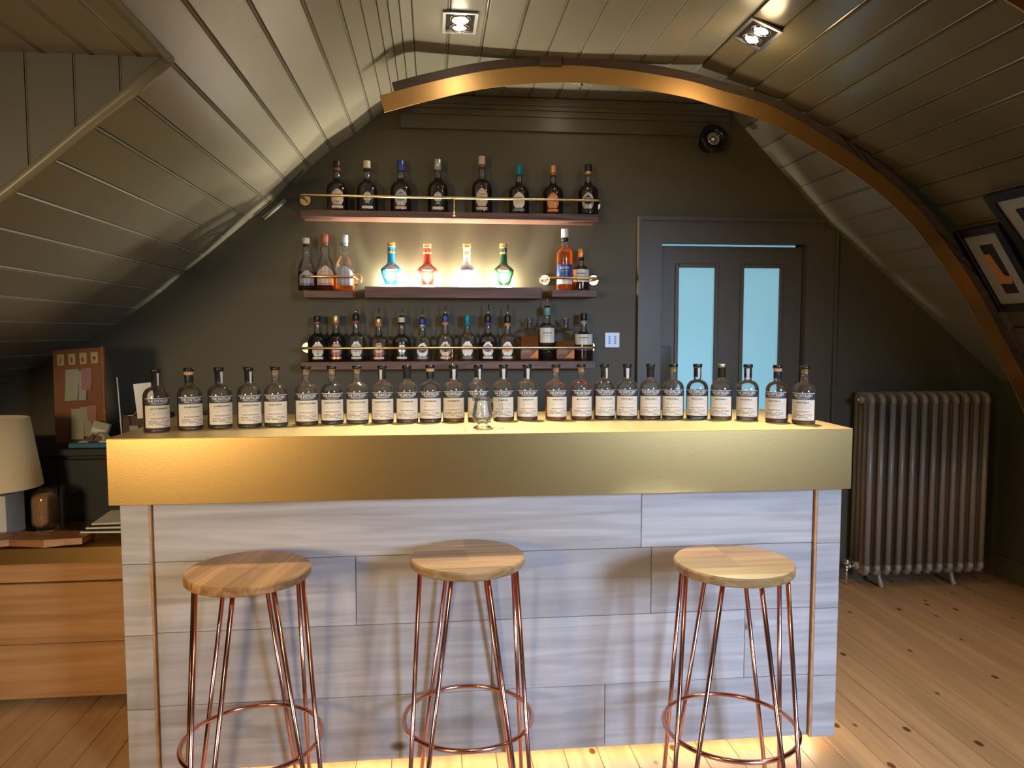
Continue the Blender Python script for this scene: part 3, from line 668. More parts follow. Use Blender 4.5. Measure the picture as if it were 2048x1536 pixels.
def shelf_bottle(px, yt, yb, hw, style, liq, lev, cap, lab, label, group, ybase_off=.085, zsup=None, pour=None, lid=None, txt=None, name='whisky_bottle'):
    Yc = WY-ybase_off; c = PY(px, yb, Yc); z0 = zsup+.0005; h = PY(px, yt, Yc).z-z0; r = hw/F*c.length*1.0
    hb = h if not pour else h*pour
    t = thing(name, label, 'bottle', (c.x, Yc, z0), -math.atan2(c.x, Yc), group)
    pf = gprof(style, r, hb)
    seg = 4 if style == 'square' else 28
    g = MB()
    if style == 'square':
        pf2 = [(a*1.3, z_) for a, z_ in pf]; g.lathe(pf2[:5], 4, smooth=False, cap=False); g.lathe(pf[4:], 20, cap=False); g.xf(Matrix.Rotation(pi/4, 4, 'Z'))
    else: g.lathe(pf, 28)
    g.obj('glass', M_glass, t)
    # liquid following the profile
    lz = lev*hb; q = [(0, .006)]
    for a, z_ in pf:
        if .006 < z_ < lz: q.append((max(a-.0025, .001), z_))
    if len(q) == 1: q.append((r-.0025, .0062))
    ra = next((pf[k][0]+(pf[k+1][0]-pf[k][0])*(lz-pf[k][1])/(pf[k+1][1]-pf[k][1]) for k in range(len(pf)-1) if pf[k][1] <= lz <= pf[k+1][1]), r)
    q = [(0, .006), (max(pf[2][0]-.0025, .01), .0065)]+[x_ for x_ in q[1:] if x_[1] > .0066]+[(max(ra-.0025, .004), lz), (0, lz+.0001)]
    lm = MB()
    if style == 'square': lm.lathe([(a*1.3, z_) for a, z_ in q], 4, smooth=False, cap=False).xf(Matrix.Rotation(pi/4, 4, 'Z'))
    else: lm.lathe(q, 28, cap=False)
    lm.obj('liquid', LIQ[liq], t)
    nr = pf[-1][0]
    if cap:
        c1, c2, hb0 = cap
        MB().lathe([(nr+.001, hb0*hb), (nr+.0022, hb0*hb+.001), (nr+.0018, (hb0+.3*(1-hb0))*hb)], 20, cap=False).obj('neck_foil', cmat(c2), t)
        MB().lathe([(nr+.0022, (hb0+.3*(1-hb0))*hb), (nr+.0030, (hb0+.34*(1-hb0))*hb), (nr+.0028, hb-.003), (nr+.0020, hb), (0, hb)], 20, cap=False).obj('cap', cmat(c1), t)
    if pour:
        mb = MB().lathe([(nr*.9, hb-.004), (nr+.002, hb), (nr*.95, hb+.006), (.004, hb+.010)], 14, cap=False)
        mb.obj('pourer_collar', M_gblack, t)
        MB().tube([(0, 0, hb+.006), (.001, 0, hb+.020), (.004, 0, h)], [.0052, .0034, .0022], 8).obj('pourer_spout', M_chrome, t)
    RR = r+.0006
    if lab:
        kind = lab[0]
        if kind == 'crest':
            _, c1, c2, c3 = lab
            lb = MB(); sc = r/.045
            patch(lb, RR, lambda q_: CREST(q_)*sc, .12*hb, .43*hb, 10, 10)
            lo = lb.obj('front_label', cmat(c1), t)
            ib = MB(); patch(ib, RR+.0005, lambda q_: CREST(q_)*.68*sc, .205*hb, .375*hb, 8, 8); ib.obj('label_field', cmat(c2), lo)
            sb = MB(); patch(sb, RR+.0003, .024*sc, .055*hb, .105*hb, 1, 10); sb.obj('base_strip', cmat(c3), lo)
            tx = MB(); v, f = text2d('CHIVAS', .0085*sc, .95, .0002); bend(tx, v, f, RR+.0010, 0, .31*hb)
            v, f = text2d('REGAL', .0070*sc, .95, .0002); bend(tx, v, f, RR+.0010, 0, .265*hb)
            if txt: v, f = text2d(txt, .013*sc, 1, .0003); bend(tx, v, f, RR+.0010, 0, .155*hb)
            tx.obj('lettering', M_inkw if c2 not in ('cream', 'offwhite', 'white', 'rose') else M_ink, lo)
        elif kind == 'rect':
            _, c1, z1, z2, name_, bandc, bz1, bz2, tsz = lab
            lb = MB(); patch(lb, RR, r*1.15, z1*hb, z2*hb, 1, 14); lo = lb.obj('front_label', cmat(c1), t)
            if bandc: sb = MB(); patch(sb, RR+.0002, r*1.15, bz1*hb, bz2*hb, 1, 14); sb.obj('label_band', cmat(bandc), lo)
            if name_:
                tx = MB(); v, f = text2d(name_, tsz, 1.0, .0003); bend(tx, v, f, RR+.0008, 0, (z1+.62*(z2-z1))*hb)
                patch(tx, RR+.0008, r*.6, (z1+.45*(z2-z1))*hb, (z1+.46*(z2-z1))*hb+.0006, 1, 8)
                tx.obj('lettering', M_ink if c1 not in ('navy',) else M_inkw, lo)
        elif kind == 'oval':
            _, c1, z1, z2, c2 = lab
            lb = MB(); patch(lb, RR, lambda q_: r*.95*(1 if q_ < .6 else max(.1, cos((q_-.6)/.4*pi/2))), z1*hb, z2*hb, 8, 12); lo = lb.obj('front_label', cmat(c1), t)
            sb = MB(); patch(sb, RR+.0003, r*.8, z1*hb+.004, z1*hb+.008, 1, 12); patch(sb, RR+.0003, r*.72, (z1+.5*(z2-z1))*hb, (z1+.53*(z2-z1))*hb, 1, 12); patch(sb, RR+.0003, r*.5, (z1+.66*(z2-z1))*hb, (z1+.68*(z2-z1))*hb, 1, 12)
            sb.obj('label_print', cmat(c2), lo)
        elif kind == 'corner':
            lb = MB(); hx = r*.92
            lb.box(-hx, hx, -hx-.0012, -hx-.0004, .05*hb, .29*hb, 0)
            lo = lb.obj('front_label', cmat('brown'), t)
            lc = MB().add([(0, -hx-.0018, .075*hb), (hx, -hx-.0018, .27*hb), (hx, -hx-.0018, .06*hb)], [(0, 2, 1)]); lc.obj('label_corner', cmat('orange'), lo)
            lp = MB()
            for zz in (.25, .215, .18): lp.box(-hx*.85, hx*.2, -hx-.0018, -hx-.0014, zz*hb, zz*hb+.0012)
            lp.obj('label_print', M_inkw, lo)
    return t
G1 = 'blended whisky bottles on the top shelf'
topb = [(675,322,'black','redbrown',('crest','rose','cream','cream'),'12','black-capped bottle with cream crest label, leftmost on the top shelf'),
 (735,322,'cream','black',('crest','black','silver','offwhite'),'XV','gold-cream capped bottle with black and silver crest, top shelf'),
 (802,321,'blue','navy',('crest','silver','slate','rose'),'18','blue-capped bottle with silver crest on the top shelf'),
 (876,319,'silver','grey',('crest','black','silver','cream'),'25','silver-capped bottle with dark crest, left of the top rail support'),
 (964,313,'rose','brown',('crest','rose','cream','rose'),None,'tall beige-capped bottle, right of the top rail support'),
 (1038,331,'teal','teal',('crest','offwhite','cream','slate'),None,'teal-capped bottle with white crest on the top shelf'),
 (1106,332,'copper','redbrown',('crest','orange','copper','orange'),None,'copper-capped bottle with orange crest on the top shelf'),
 (1176,329,'black','gold',('crest','silver','black','black'),None,'black-capped bottle with silver crest, rightmost on the top shelf')]
for px, yt, c1, c2, lab, txt, label in topb:
    shelf_bottle(px, yt, 418, 18, 'round', 'dark', .66 if px != 964 else .6, (c1, c2, .80), lab, label, G1, zsup=zT, txt=txt)
# left middle shelf
zl = X(655, 581).z; G2 = 'clear bottles on the left middle shelf'
shelf_bottle(614, 476, 580, 15, 'still', 'deep', .36, ('cream', 'black', .84), ('oval', 'grey', .10, .38, 'black'), 'clear bottle with cream cap, leftmost on the left middle shelf', G2, zsup=zl, ybase_off=.10)
shelf_bottle(651, 469, 580, 17, 'still', 'red', .34, ('redbrown', 'brown', .80), ('oval', 'rose', .10, .44, 'brown'), 'clear bottle with red-brown cap, centre of the left middle shelf', G2, zsup=zl)
shelf_bottle(690, 470, 580, 17, 'still', 'orange', .32, ('grey', 'slate', .80), ('oval', 'grey', .10, .44, 'slate'), 'clear bottle with grey cap, rightmost on the left middle shelf', G2, zsup=zl)
# right middle shelf
zr = X(1150, 580).z; G3 = 'bottles on the right middle shelf'
shelf_bottle(1129, 458, 579, 15, 'tall', 'orange', .66, ('white', 'black', .80), ('rect', 'navy', .22, .42, 'SCAPA', 'white', .10, .21, .017), 'tall amber bottle with blue label on the right middle shelf', G3, zsup=zr)
shelf_bottle(1162, 498, 579, 15.5, 'round', 'deep', .38, ('copper', 'black', .72), ('rect', 'offwhite', .20, .50, 'STRATHISLA', None, 0, 0, .0095), 'shorter bottle with white label on the right middle shelf', G3, zsup=zr)
# lowest shelf
G4 = 'bottles on the lowest shelf'
low = [(636,632,.0,'round','dark',.62,('black','redbrown',.82),('crest','cream','rose','cream'),'12',None,'dark bottle with black cap, leftmost on the lowest shelf'),
 (673,631,.0,'round','dark',.62,('gold','redbrown',.78),('crest','redbrown','rose','copper'),None,None,'dark bottle with gold cap and red label on the lowest shelf'),
 (713,612,.0,'round','dark',.12,('black','redbrown',.82),('crest','cream','grey','cream'),'12',.84,'nearly empty bottle with black and red neck on the lowest shelf'),
 (758,616,.0,'round','red',.14,('gold','orange',.82),('crest','redbrown','rose','cream'),None,.80,'nearly empty bottle with gold and red neck on the lowest shelf'),
 (804,618,.0,'round','deep',.44,('cream','black',.84),('crest','black','silver','cream'),'XV',.84,'half full bottle with gold-cream neck and spout on the lowest shelf'),
 (845,617,.0,'round','pale',.08,('blue','silver',.80),('crest','offwhite','black','grey'),'18',.80,'empty bottle with blue collar and black-white label, lowest shelf'),
 (891,612,.0,'round','gold',.16,('navy','orange',.80),('crest','rose','black','cream'),None,.82,'bottle with navy pourer and black crest beside the lower rail support'),
 (935,630,.0,'round','gold',.10,('teal','teal',.76),('crest','offwhite','cream','slate'),None,None,'nearly empty bottle with teal cap on the lowest shelf'),
 (976,608,.0,'round','deep',.42,('black','purple',.78),('crest','offwhite','purple','offwhite'),None,.79,'half full bottle with purple label and spout on the lowest shelf'),
 (1015,609,.0,'round','gold',.12,('black','orange',.78),('crest','offwhite','orange','offwhite'),None,.79,'nearly empty bottle with orange label and spout on the lowest shelf'),
 (1059,636,.0,'square','orange',.58,None,('corner',),None,None,'square decanter of amber whisky, left of the tall white-label bottle'),
 (1094,598,.0,'tall','dark',.30,('tealp','tealp',.86),('rect','offwhite',.34,.62,'GLEN KEITH','tealp',.21,.26,.0085),None,.86,'tall bottle with white label and green collar on the lowest shelf'),
 (1131,636,.0,'square','orange',.46,None,('corner',),None,None,'square decanter of amber whisky, right of the tall white-label bottle'),
 (1167,627,.0,'round','dark',.34,('black','grey',.78),('rect','offwhite',.34,.56,'LONGMORN','purple',.22,.27,.0095),None,None,'black-capped bottle with white label, rightmost on the lowest shelf')]
for px, yt, _, st, lq, lv, cap, lab, txt, pour, label in low:
    o = shelf_bottle(px, yt, 721, 18 if st != 'tall' else 15, st, lq, lv, cap, lab, label, G4, zsup=zB, txt=txt, pour=pour)
    if st == 'square':
        hb = PY(px, yt, WY-.085).z-zB
        MB().lathe([(.006, hb*.80), (.0105, hb*.93), (.019, hb*.935), (.019, hb*.99), (0, hb)], 16, cap=False).obj('stopper', M_gthick, o)
# flagons lit from the shelf
def flagon(px, yt, key, label):
    Yc = WY-.085; c = PY(px, 573, Yc); h = PY(px, yt, Yc).z-zM; q = 1.72; r = .0315*q
    t = thing('ceramic_flagon', label, 'bottle', (c.x, Yc, zM+.0045), -math.atan2(c.x, Yc), 'flagons on the lit middle shelf')
    h -= .0045
    u = h/.2; pr = [(0, 0), (.015, 0), (.018, .005), (.0195, .014*u), (.0240, .034*u), (.0285, .055*u), (.0310, .068*u), (r, .075*u), (.0305, .080*u), (.0250, .089*u), (.0180, .097*u), (.0128, .105*u), (.0112, .118*u), (.0106, .150*u), (.0105, .172*u), (.0112, .180*u)]
    pr = [(a if a == r else a*q, b) for a, b in pr]
    D = {'blue': (.03, .30, .62), 'ruby': (.42, .04, .03), 'white': (.82, .80, .76), 'green': (.03, .10, .05)}
    MB().lathe(pr, 28, cap=False).obj('flagon_body', mat('glaze_'+key, D[key], .16, 0, .12, 30, .01, coat=.6), t)
    MB().lathe([(.0112*q, .178*h/.2), (.0125*q, .180*h/.2), (.0125*q, .186*h/.2), (.0108*q, .189*h/.2), (.0125*q, .193*h/.2), (.0118*q, h), (0, h)], 18, cap=False).obj('stopper', cmat('gold'), t)
    MB().lathe([(.0113*q, .150*h/.2), (.0116*q, .152*h/.2), (.0116*q, .160*h/.2)], 18, cap=False).obj('neck_ring', cmat('gold'), t)
    lb = MB(); 
    vs = []; 
    for i in range(7):
        tt = i/6; z_ = (.070+.026*tt)*h/.2
        # follow the shoulder
        rr = next(pr[k][0]+(pr[k+1][0]-pr[k][0])*(z_-pr[k][1])/(pr[k+1][1]-pr[k][1]) for k in range(1, len(pr)-1) if pr[k][1] <= z_ <= pr[k+1][1])+.0008
        wd = .034*sin(pi*(.25+.75*tt)) if tt < 1 else .003
        for j in range(9):
            a = (-wd+2*wd*j/8)/r; vs.append(((rr+.0008)*sin(a), -(rr+.0008)*cos(a), z_))
    lb.add(vs, [(i*9+j, i*9+j+1, i*9+j+10, i*9+j+9) for i in range(6) for j in range(8)], 0, True)
    lb.obj('shield_label', cmat('rose' if key != 'white' else 'grey'), t)
    sp = MB().lathe([(0, 0), (.044, 0), (.044, .003), (0, .003)], 24, cap=False).obj('shelf_spot', [M_spotled], None, (c.x, Yc, zM+.0005))
    tag(sp, 'bright flat shelf spotlight under the '+label.split(',')[0], 'light', 'spotlights set in the middle shelf')
    lamp('shelf_spot_beam', 'POINT', (c.x, Yc+.066, zM+.030), 13, (1, .90, .68), shadow_soft_size=.012)
    lamp('shelf_spot_beam', 'SPOT', (c.x+.0, Yc-.070, zM+.006), 12, (1, .90, .68), (c.x, Yc-.15, zM+1), spot_size=R(150), spot_blend=.8, shadow_soft_size=.012)
flagon(783, 485, 'blue', 'sky blue flagon, first on the lit middle shelf')
flagon(855, 487, 'ruby', 'ruby red flagon, second on the lit middle shelf')
flagon(934, 487, 'white', 'white flagon, third on the lit middle shelf')
flagon(1007, 487, 'green', 'dark green flagon, fourth on the lit middle shelf')

# ============================================================ WALL FITTINGS
c = PY(1224.5, 680, WY-.012); sw = thing('light_switch_panel', 'square silver control panel with blue lit dots beside the shelves', 'switch', (c.x, WY, c.z))
MB().bbox(-.041, .041, -.012, -.0005, -.041, .041, .002).obj('face_plate', mat('silver_plate', (.52, .52, .55), .4, .3, .03, 40, 0), sw)
for k in range(5):
    z_ = .019-.0095*k
    MB().bbox(-.020, -.012, -.0145, -.012, z_-.0028, z_+.0028, .0008).obj('button', M_gblack, sw)
    MB().bbox(.010, .022, -.0145, -.012, z_-.0028, z_+.0028, .0008).obj('button', M_gblack, sw)
    MB().lathe([(0, 0), (.0030, 0), (.0022, .0025), (0, .003)], 10, cap=False).xf(Matrix.Rotation(pi/2, 4, 'X')).obj('indicator_light', M_blue, sw, (-.009, -.0125, z_))
c = PY(1427, 279, WY-.09); sp = thing('wall_speaker', 'round black fixture high on the back wall near the ceiling slope', 'speaker', (c.x, WY, c.z))
tilt = Matrix.Rotation(R(90-12), 4, 'X'); tilt = Matrix.Rotation(R(8), 4, 'Z') @ tilt
MB().lathe([(.045, 0), (.060, .01), (.074, .03), (.077, .045), (.070, .055), (.052, .050), (.046, .036), (.040, .030), (0, .030)], 36, cap=False).xf(Matrix.Translation((0, -.04, 0)) @ tilt).obj('housing', M_gblack, sp)
MB().lathe([(.040, .031), (.036, .040), (.030, .043), (.024, .036), (.012, .034), (.010, .046), (0, .050)], 28, cap=False).xf(Matrix.Translation((0, -.04, 0)) @ tilt).obj('reflector', M_chrome, sp)
MB().lathe([(.05, 0), (.05, .006)], 24).xf(Matrix.Rotation(pi/2, 4, 'X')).tube([(0, 0, 0), (0, -.05, 0)], .014, 10).obj('bracket', M_black, sp)
MB().bbox(.01, .075, -.03, -.0005, .035, .075, .004).obj('cable_box', M_black, sp)
# conduit piece on the wall by the left slope
a = PY(527, 437, WY-.02); b = PY(571, 400, WY-.02)
cd = MB().tube([Vector((0, 0, 0)), b-a], .011, 10); cdo = cd.obj('pipe', mat('grey_pipe', (.30, .29, .25), .4, 0, .04), None, a)
tag(cdo, 'short grey pipe along the back wall under the left slope', 'pipe')

# ============================================================ DOWNLIGHTS
def downlight(loc, rot, label):
    t = thing('recessed_downlight', label, 'light', loc, 0, 'twin recessed downlights in the ceiling', rot=rot)
    fr = MB(); w_, l_ = .068, .100
    for (a, b, c_, d) in ((-w_, w_, -l_, -l_+.012), (-w_, w_, l_-.012, l_), (-w_, -w_+.012, -l_+.012, l_-.012), (w_-.012, w_, -l_+.012, l_-.012)):
        fr.box(a, b, c_, d, -.004, .003)
    fr.obj('frame', M_steel, t)
    MB().box(-w_+.012, w_-.012, -l_+.012, l_-.012, .001, .0028).obj('recess', M_gblack, t)
    for s_ in (-1, 1):
        lp = MB().lathe([(.040, -.002), (.040, -.005), (.034, -.010), (.028, -.006), (.026, -.003)], 24, (0, s_*.042, 0), cap=False)
        lo = lp.obj('lamp_ring', M_chrome, t)
        MB().lathe([(0, -.0035), (.026, -.0035), (.024, -.001), (0, -.001)], 20, (0, s_*.042, 0), cap=False).obj('bulb', M_bulb, lo)
downlight((.114, 3.045, 2.6235), (0, 0, 0), 'twin recessed downlight in the ceiling above the middle of the bar')
ang = math.atan2(2.580-2.532, 1.476-1.349)
cc = ray(1515, 63); tq = 2.935/cc.y; X2 = cc.x*tq
# find point on vault section along this ray
def on_section(px, py, sec):
    r_ = ray(px, py)
    for (xa, za), (xb, zb) in zip(sec, sec[1:]):
        # t such that point (t*rx, H+t*rz) is on the segment line
        dxs, dzs = xb-xa, zb-za; den = r_.x*dzs-r_.z*dxs
        if abs(den) < 1e-9: continue
        t_ = (xa*dzs-(za-H)*dxs)/den; x_ = t_*r_.x
        if t_ > 0 and min(xa, xb)-1e-6 <= x_ <= max(xa, xb)+1e-6: return Vector((x_, t_*r_.y, H+t_*r_.z)), math.atan2(-(zb-za), xb-xa)
    return None, 0
p2, a2 = on_section(1515, 63, VS)
downlight(p2-Vector((.004, 0, .012)), (0, a2, 0), 'twin recessed downlight in the curved boards to the right')
p3 = PZ(1157, 158, 2.625)
rl = thing('round_downlight', 'single round downlight in the ceiling behind the arch', 'light', (p3.x, p3.y, 2.626))
MB().lathe([(.055, 0), (.055, -.004), (.045, -.006), (.040, -.002)], 28, cap=False).obj('ring', M_white, rl)
MB().lathe([(0, -.003), (.040, -.003), (.038, 0), (0, 0)], 24, cap=False).obj('bulb', M_bulb, rl)
MB().tube([(-.02, -.02, -.004), (0, -.03, -.02), (.012, -.03, -.035)], [.011, .008, .006], 10).bbox(.004, .014, -.035, .02, -.045, -.008, .002).obj('tilting_bracket', M_black, rl)

# ============================================================ PICTURES ON THE VAULT
def picture(pA, pB, near, label, accent):
    A_, a_ = on_section(*pA, VS); B_, _ = on_section(*pB, VS)
    Yf = (A_.y+B_.y)/2; d = Vector((B_.x-A_.x, 0, B_.z-A_.z)); Lh = d.length; d.normalize()
    nrm = Vector((-d.z, 0, d.x)) if (-d.z) < 0 else Vector((d.z, 0, -d.x))
    nrm = Vector((-abs(d.z), 0, -abs(d.x)))
    yv = Vector((0, -1, 0))     # along the picture's width, towards the camera
    M = Matrix.Identity(4)
    up_ = -d
    for i in range(3): M[i][0] = yv[i]; M[i][1] = nrm[i]; M[i][2] = up_[i]
    o = Vector((B_.x, Yf, B_.z))+nrm*.012; M.translation = o
    t = thing('framed_picture', label, 'picture', (0, 0, 0), 0, 'framed pictures on the curved wall'); t.matrix_world = M
    Wd = near; f_ = .038
    fr = MB()
    fr.bbox(0, f_, 0, .028, 0, Lh, .003); fr.bbox(Wd-f_, Wd, 0, .028, 0, Lh, .003); fr.bbox(f_, Wd-f_, 0, .028, 0, f_, .003); fr.bbox(f_, Wd-f_, 0, .028, Lh-f_, Lh, .003)
    fr.obj('frame', M_black, t)
    MB().box(f_, Wd-f_, .004, .012, f_, Lh-f_).obj('mount_board', mat('grey_mount', (.34, .34, .31), .7, var=.03), t)
    i0 = .095; ph = MB().box(i0+.01, Wd-i0-.01, .012, .0135, i0, Lh-i0).obj('print', M_black, t)
    pr = MB(); cx_ = Wd/2; 
    pr.add([(cx_-.055, .0145, Lh-i0-.05), (cx_-.005, .0145, Lh-i0-.05), (cx_+.02, .0145, i0+.055), (cx_-.035, .0145, i0+.055)], [(0, 1, 2, 3)])
    pr.add([(cx_-.05, .0148, i0+.06), (cx_+.03, .0148, i0+.05), (cx_+.06, .0148, i0+.09), (cx_-.0, .0148, i0+.10)], [(0, 1, 2, 3)])
    pr.obj('print_motif', accent, ph)
picture((1903, 460), (2021, 616), .29, 'black-framed picture of an amber glass, nearer the brass arch', mat('print_amber', (.55, .25, .09), .6, var=.3, scale=30))
picture((1973, 386), (2090, 535), .42, 'black-framed picture higher on the curved wall, cut by the photo edge', mat('print_pale', (.6, .55, .5), .6, var=.3, scale=30))

# ============================================================ RADIATOR
ra = thing('column_radiator', 'tall grey cast column radiator against the back wall beside the door', 'radiator', (2.36, 3.80, 0))
sec_mb = MB(); z0r, z1r = .075, 1.075; dep = .17; wr = .0155
for q in range(4):
    yc = .018+q*(dep-.036)/3
    rw = .020 if q in (0, 3) else .016
    pts = [(0, yc, z0r+.04), (0, yc, z1r-.04)]
    sec_mb.tube(pts, .0160, 10)
cr_ = []
for (zz, s_) in ((z0r, 1), (z1r, -1)):
    prf = [(0, s_*0), (.004, -0)]
    # rounded header plate joining the columns
    mb_pts = []
    pts = [(0, 0+.0155, zz+s_*.055), (0, .0135, zz+s_*.03), (0, .024, zz+s_*.012), (0, .05, zz+s_*.006), (0, dep-.05, zz+s_*.006), (0, dep-.024, zz+s_*.012), (0, dep-.0135, zz+s_*.03), (0, dep-.0155, zz+s_*.055)]
    sec_mb.tube(pts, .0162, 12)
    sec_mb.bbox(-.012, .012, .015, dep-.015, min(zz+s_*.008, zz+s_*.05), max(zz+s_*.008, zz+s_*.05), .006)
    sec_mb.tube([(-.032, dep/2, zz+s_*.035), (.032, dep/2, zz+s_*.035)], .022, 12)
    sec_mb.tube([(-.002, .030, zz+s_*.075), (.002, .030, zz+s_*.075)], .010, 8)
sec_me = sec_mb.mesh('section', M_rad)
for k in range(12): inst('section', sec_me, ra, (k*.0612, 0, 0))
for k in (1, 8):
    MB().tube([(0, .05, .09), (-.004, .035, .05), (.004, .028, .012), (.010, .022, .004)], [.012, .012, .014, .018], 8).obj('foot', M_rad, ra, (k*.0612+.03, 0, 0))
MB().tube([(-.03, .085, z1r-.035), (-.046, .085, z1r-.035)], .010, 8).obj('air_vent', M_chrome, ra)
vv = MB().tube([(-.03, .085, .11), (-.075, .085, .11)], .014, 10).tube([(-.075, .085, .13), (-.075, .085, .002)], .009, 8)
vv.lathe([(.018, 0), (.020, .004), (.020, .026), (.016, .030), (0, .030)], 16, (-.075, .085, .12), cap=False); vv.obj('valve', M_chrome, ra)

# ============================================================ LEFT SIDE TABLE AND ITS THINGS
tb = thing('side_table', 'low oak side cabinet with a brass-edged top left of the bar', 'cabinet', (-1.75, 2.9, 0))
def tbl(mb, nm, m, lab=None):
    mb.v = [(x+1.75, y-2.9, z) for x, y, z in mb.v]; return mb.obj(nm, m, tb, label=lab)
tbl(MB().bbox(-2.6, -.955, 2.895, 3.30, .553, .612, .001), 'top', M_brass, 'brushed brass top')
tbl(MB().bbox(-2.59, -.96, 2.915, 3.28, .478, .552, .002), 'top_rail', M_desk)
tbl(MB().bbox(-2.59, -1.775, 2.905, 2.925, .245, .474, .002), 'front_board', M_desk)
tbl(MB().bbox(-1.773, -.96, 2.905, 2.925, .245, .474, .002), 'front_board', M_desk)
tbl(MB().bbox(-2.59, -.96, 2.905, 2.925, .035, .243, .002), 'front_board', M_desk)
tbl(MB().box(-2.58, -.965, 2.93, 3.28, .035, .476), 'carcass', M_dark)
tbl(MB().box(-2.55, -1.0, 2.99, 3.26, 0, .035), 'plinth', M_dark)
tz = .6125
# tasting board
pA = PZ(-10, 1078, tz); pB = PZ(185, 1078, tz)
tbd = thing('tasting_board', 'long live-edge wooden tasting board on the side table', 'board', (-1.62, 2.93, tz))
mb = MB(); nseg = 16; vs = []; 
for i in range(nseg+1):
    x_ = -.72+1.03*i/nseg; yo = -.03+.008*sin(i*1.7); yi = .095+.01*sin(i*2.3)
    vs += [(x_, yo, .002+.006*sin(i*.9)**2), (x_, yo+.004, .030), (x_, yi, .030), (x_, yi, .002)]
fs = [(i*4+j, i*4+(j+1) % 4, i*4+4+(j+1) % 4, i*4+4+j) for i in range(nseg) for j in range(4)]+[(3, 2, 1, 0), (nseg*4, nseg*4+1, nseg*4+2, nseg*4+3)]
mb.add(vs, fs); mb.obj('board_slab', M_board, tbd)
for x_ in (-.25, -.12, .01, .14): MB().lathe([(0, .0303), (.030, .0303), (.032, .0315), (.030, .0306)], 20, (x_, .035, 0), cap=False).obj('glass_recess', M_board, tbd)
# brochures: alternating
bp_ = PZ(180, 1073, .66)
for k in range(5):
    z_ = .6435+.0001+k*.0062
    o = MB().bbox(-.17, .17, -.11, .11, 0, .0058, .0005).obj('brochure', [M_white if k % 2 == 0 else M_gblack], None, (-1.17+k*.004, 3.075+.012*k, z_)); o.rotation_euler = (0, 0, R(-4+2.2*k))
    tag(o, ['white-edged brochure at the bottom of the pile on the side table', 'black brochure second from the bottom of the pile', 'white-edged brochure in the middle of the pile', 'black brochure second from the top of the pile', 'white-edged brochure on top of the pile'][k], 'brochure', 'pile of brochures on the side table')
# malt jar
jx_ = PZ(81, 1053, tz+.031)
mj = thing('malt_jar', 'upturned clear glass jar full of grain beside the lamp', 'jar', (jx_.x+.005, 3.13, tz), 0)
jr = .049
dome = [(0, .012), (jr*.55, .012), (jr*.62, .018), (jr*.95, .034), (jr, .05), (jr, .130)]+[(jr*cos(k/8*pi/2), .130+.052*sin(k/8*pi/2)) for k in range(1, 9)]
MB().lathe(dome, 28, cap=False).obj('glass', M_glass, mj)
MB().lathe([(0, 0), (.034, 0), (.034, .010), (.028, .014), (0, .014)], 24, cap=False).obj('lid', M_steel, mj)
gm = mat('barley_grain', (.30, .17, .085), .8, var=.6, scale=160, bump=.15)
g_ = MB().lathe([(0, .015), (jr*.58, .020), (jr*.92, .036), (jr*.96, .05), (jr*.96, .130), (jr*.9, .145), (jr*.6, .155), (0, .160)], 24, cap=False).obj('grain', gm, mj)
g_['kind'] = 'stuff'
# table lamp at the left edge
lx = PZ(0, 1032, tz)
lm_ = thing('table_lamp', 'cream-shaded table lamp on a white square base at left edge', 'lamp', (-1.72, 3.12, tz))
MB().lathe([(.163, .188), (.125, .46), (.123, .46), (.161, .188)], 40, cap=False).obj('lamp_shade', mat('cream_shade', (.74, .60, .34), .8, var=.05, scale=80), lm_)
MB().bbox(-.07, .07, -.07, .07, 0, .165, .003).obj('base', mat('lamp_base', (.62, .60, .50), .4, var=.03), lm_)
MB().tube([(0, 0, .165), (0, 0, .26)], .008, 8).obj('stem', M_steel, lm_)
MB().lathe([(.012, .24), (.030, .29), (.030, .31), (.012, .335), (0, .336)], 16).obj('bulb', mat('unlit_bulb', (.8, .78, .7), .3), lm_)
# back counter (dark) behind the bar on the left, with its things
bc = thing('back_counter', 'dark cupboard behind the bar at the left', 'cupboard', (-1.55, 3.45, 0))
MB().bbox(-.60, .52, -.10, .30, 0, .885, .003).obj('carcass', M_dark, bc)
MB().bbox(-.62, .54, -.13, .31, .886, .918, .003).obj('worktop', M_black, bc)
MB().bbox(-.59, -.04, -.118, -.101, .06, .87, .002).obj('door', M_black, bc)
MB().bbox(-.035, .51, -.118, -.101, .06, .87, .002).obj('door', M_black, bc)
cz = .9185
Yk = 3.46
c0 = PY(121, 893, Yk); c1 = PY(205, 884, Yk); ct = PY(101, 712, Yk); ct2 = PY(190, 704, Yk)
cb = thing('cork_board', 'orange-brown cork notice board with pinned notes leaning at left', 'notice board', (c0.x-.02, Yk, cz+.003), 0, rot=(R(-7), R(-4), R(-6)))
W_, H_ = .215, .412
MB().bbox(0, W_, 0, .012, 0, H_, .002).obj('cork_sheet', M_corkb, cb)
fr = MB().bbox(W_, W_+.010, -.003, .014, -.001, H_+.002, .002); fr.obj('edge_strip', M_board, cb)
def note(x_, z_, w_, h_, m, curl=.01, nm='note'):
    mb = MB(); vs = []
    for i in range(7):
        t_ = i/6
        for j in range(3): vs.append((x_+w_*j/2+(.004*t_*t_ if j == 0 else 0), -.001-curl*t_*t_, z_-h_*t_))
    mb.add(vs, [(i*3+j, i*3+j+1, i*3+j+4, i*3+j+3) for i in range(6) for j in range(2)], 0, True); return mb.obj(nm, m, cb)
Mg = mat('note_green', (.36, .34, .24), .7, var=.04); Mp = mat('note_pink', (.36, .17, .15), .7, var=.04); My = mat('note_yellow', (.55, .40, .15), .7, var=.04)
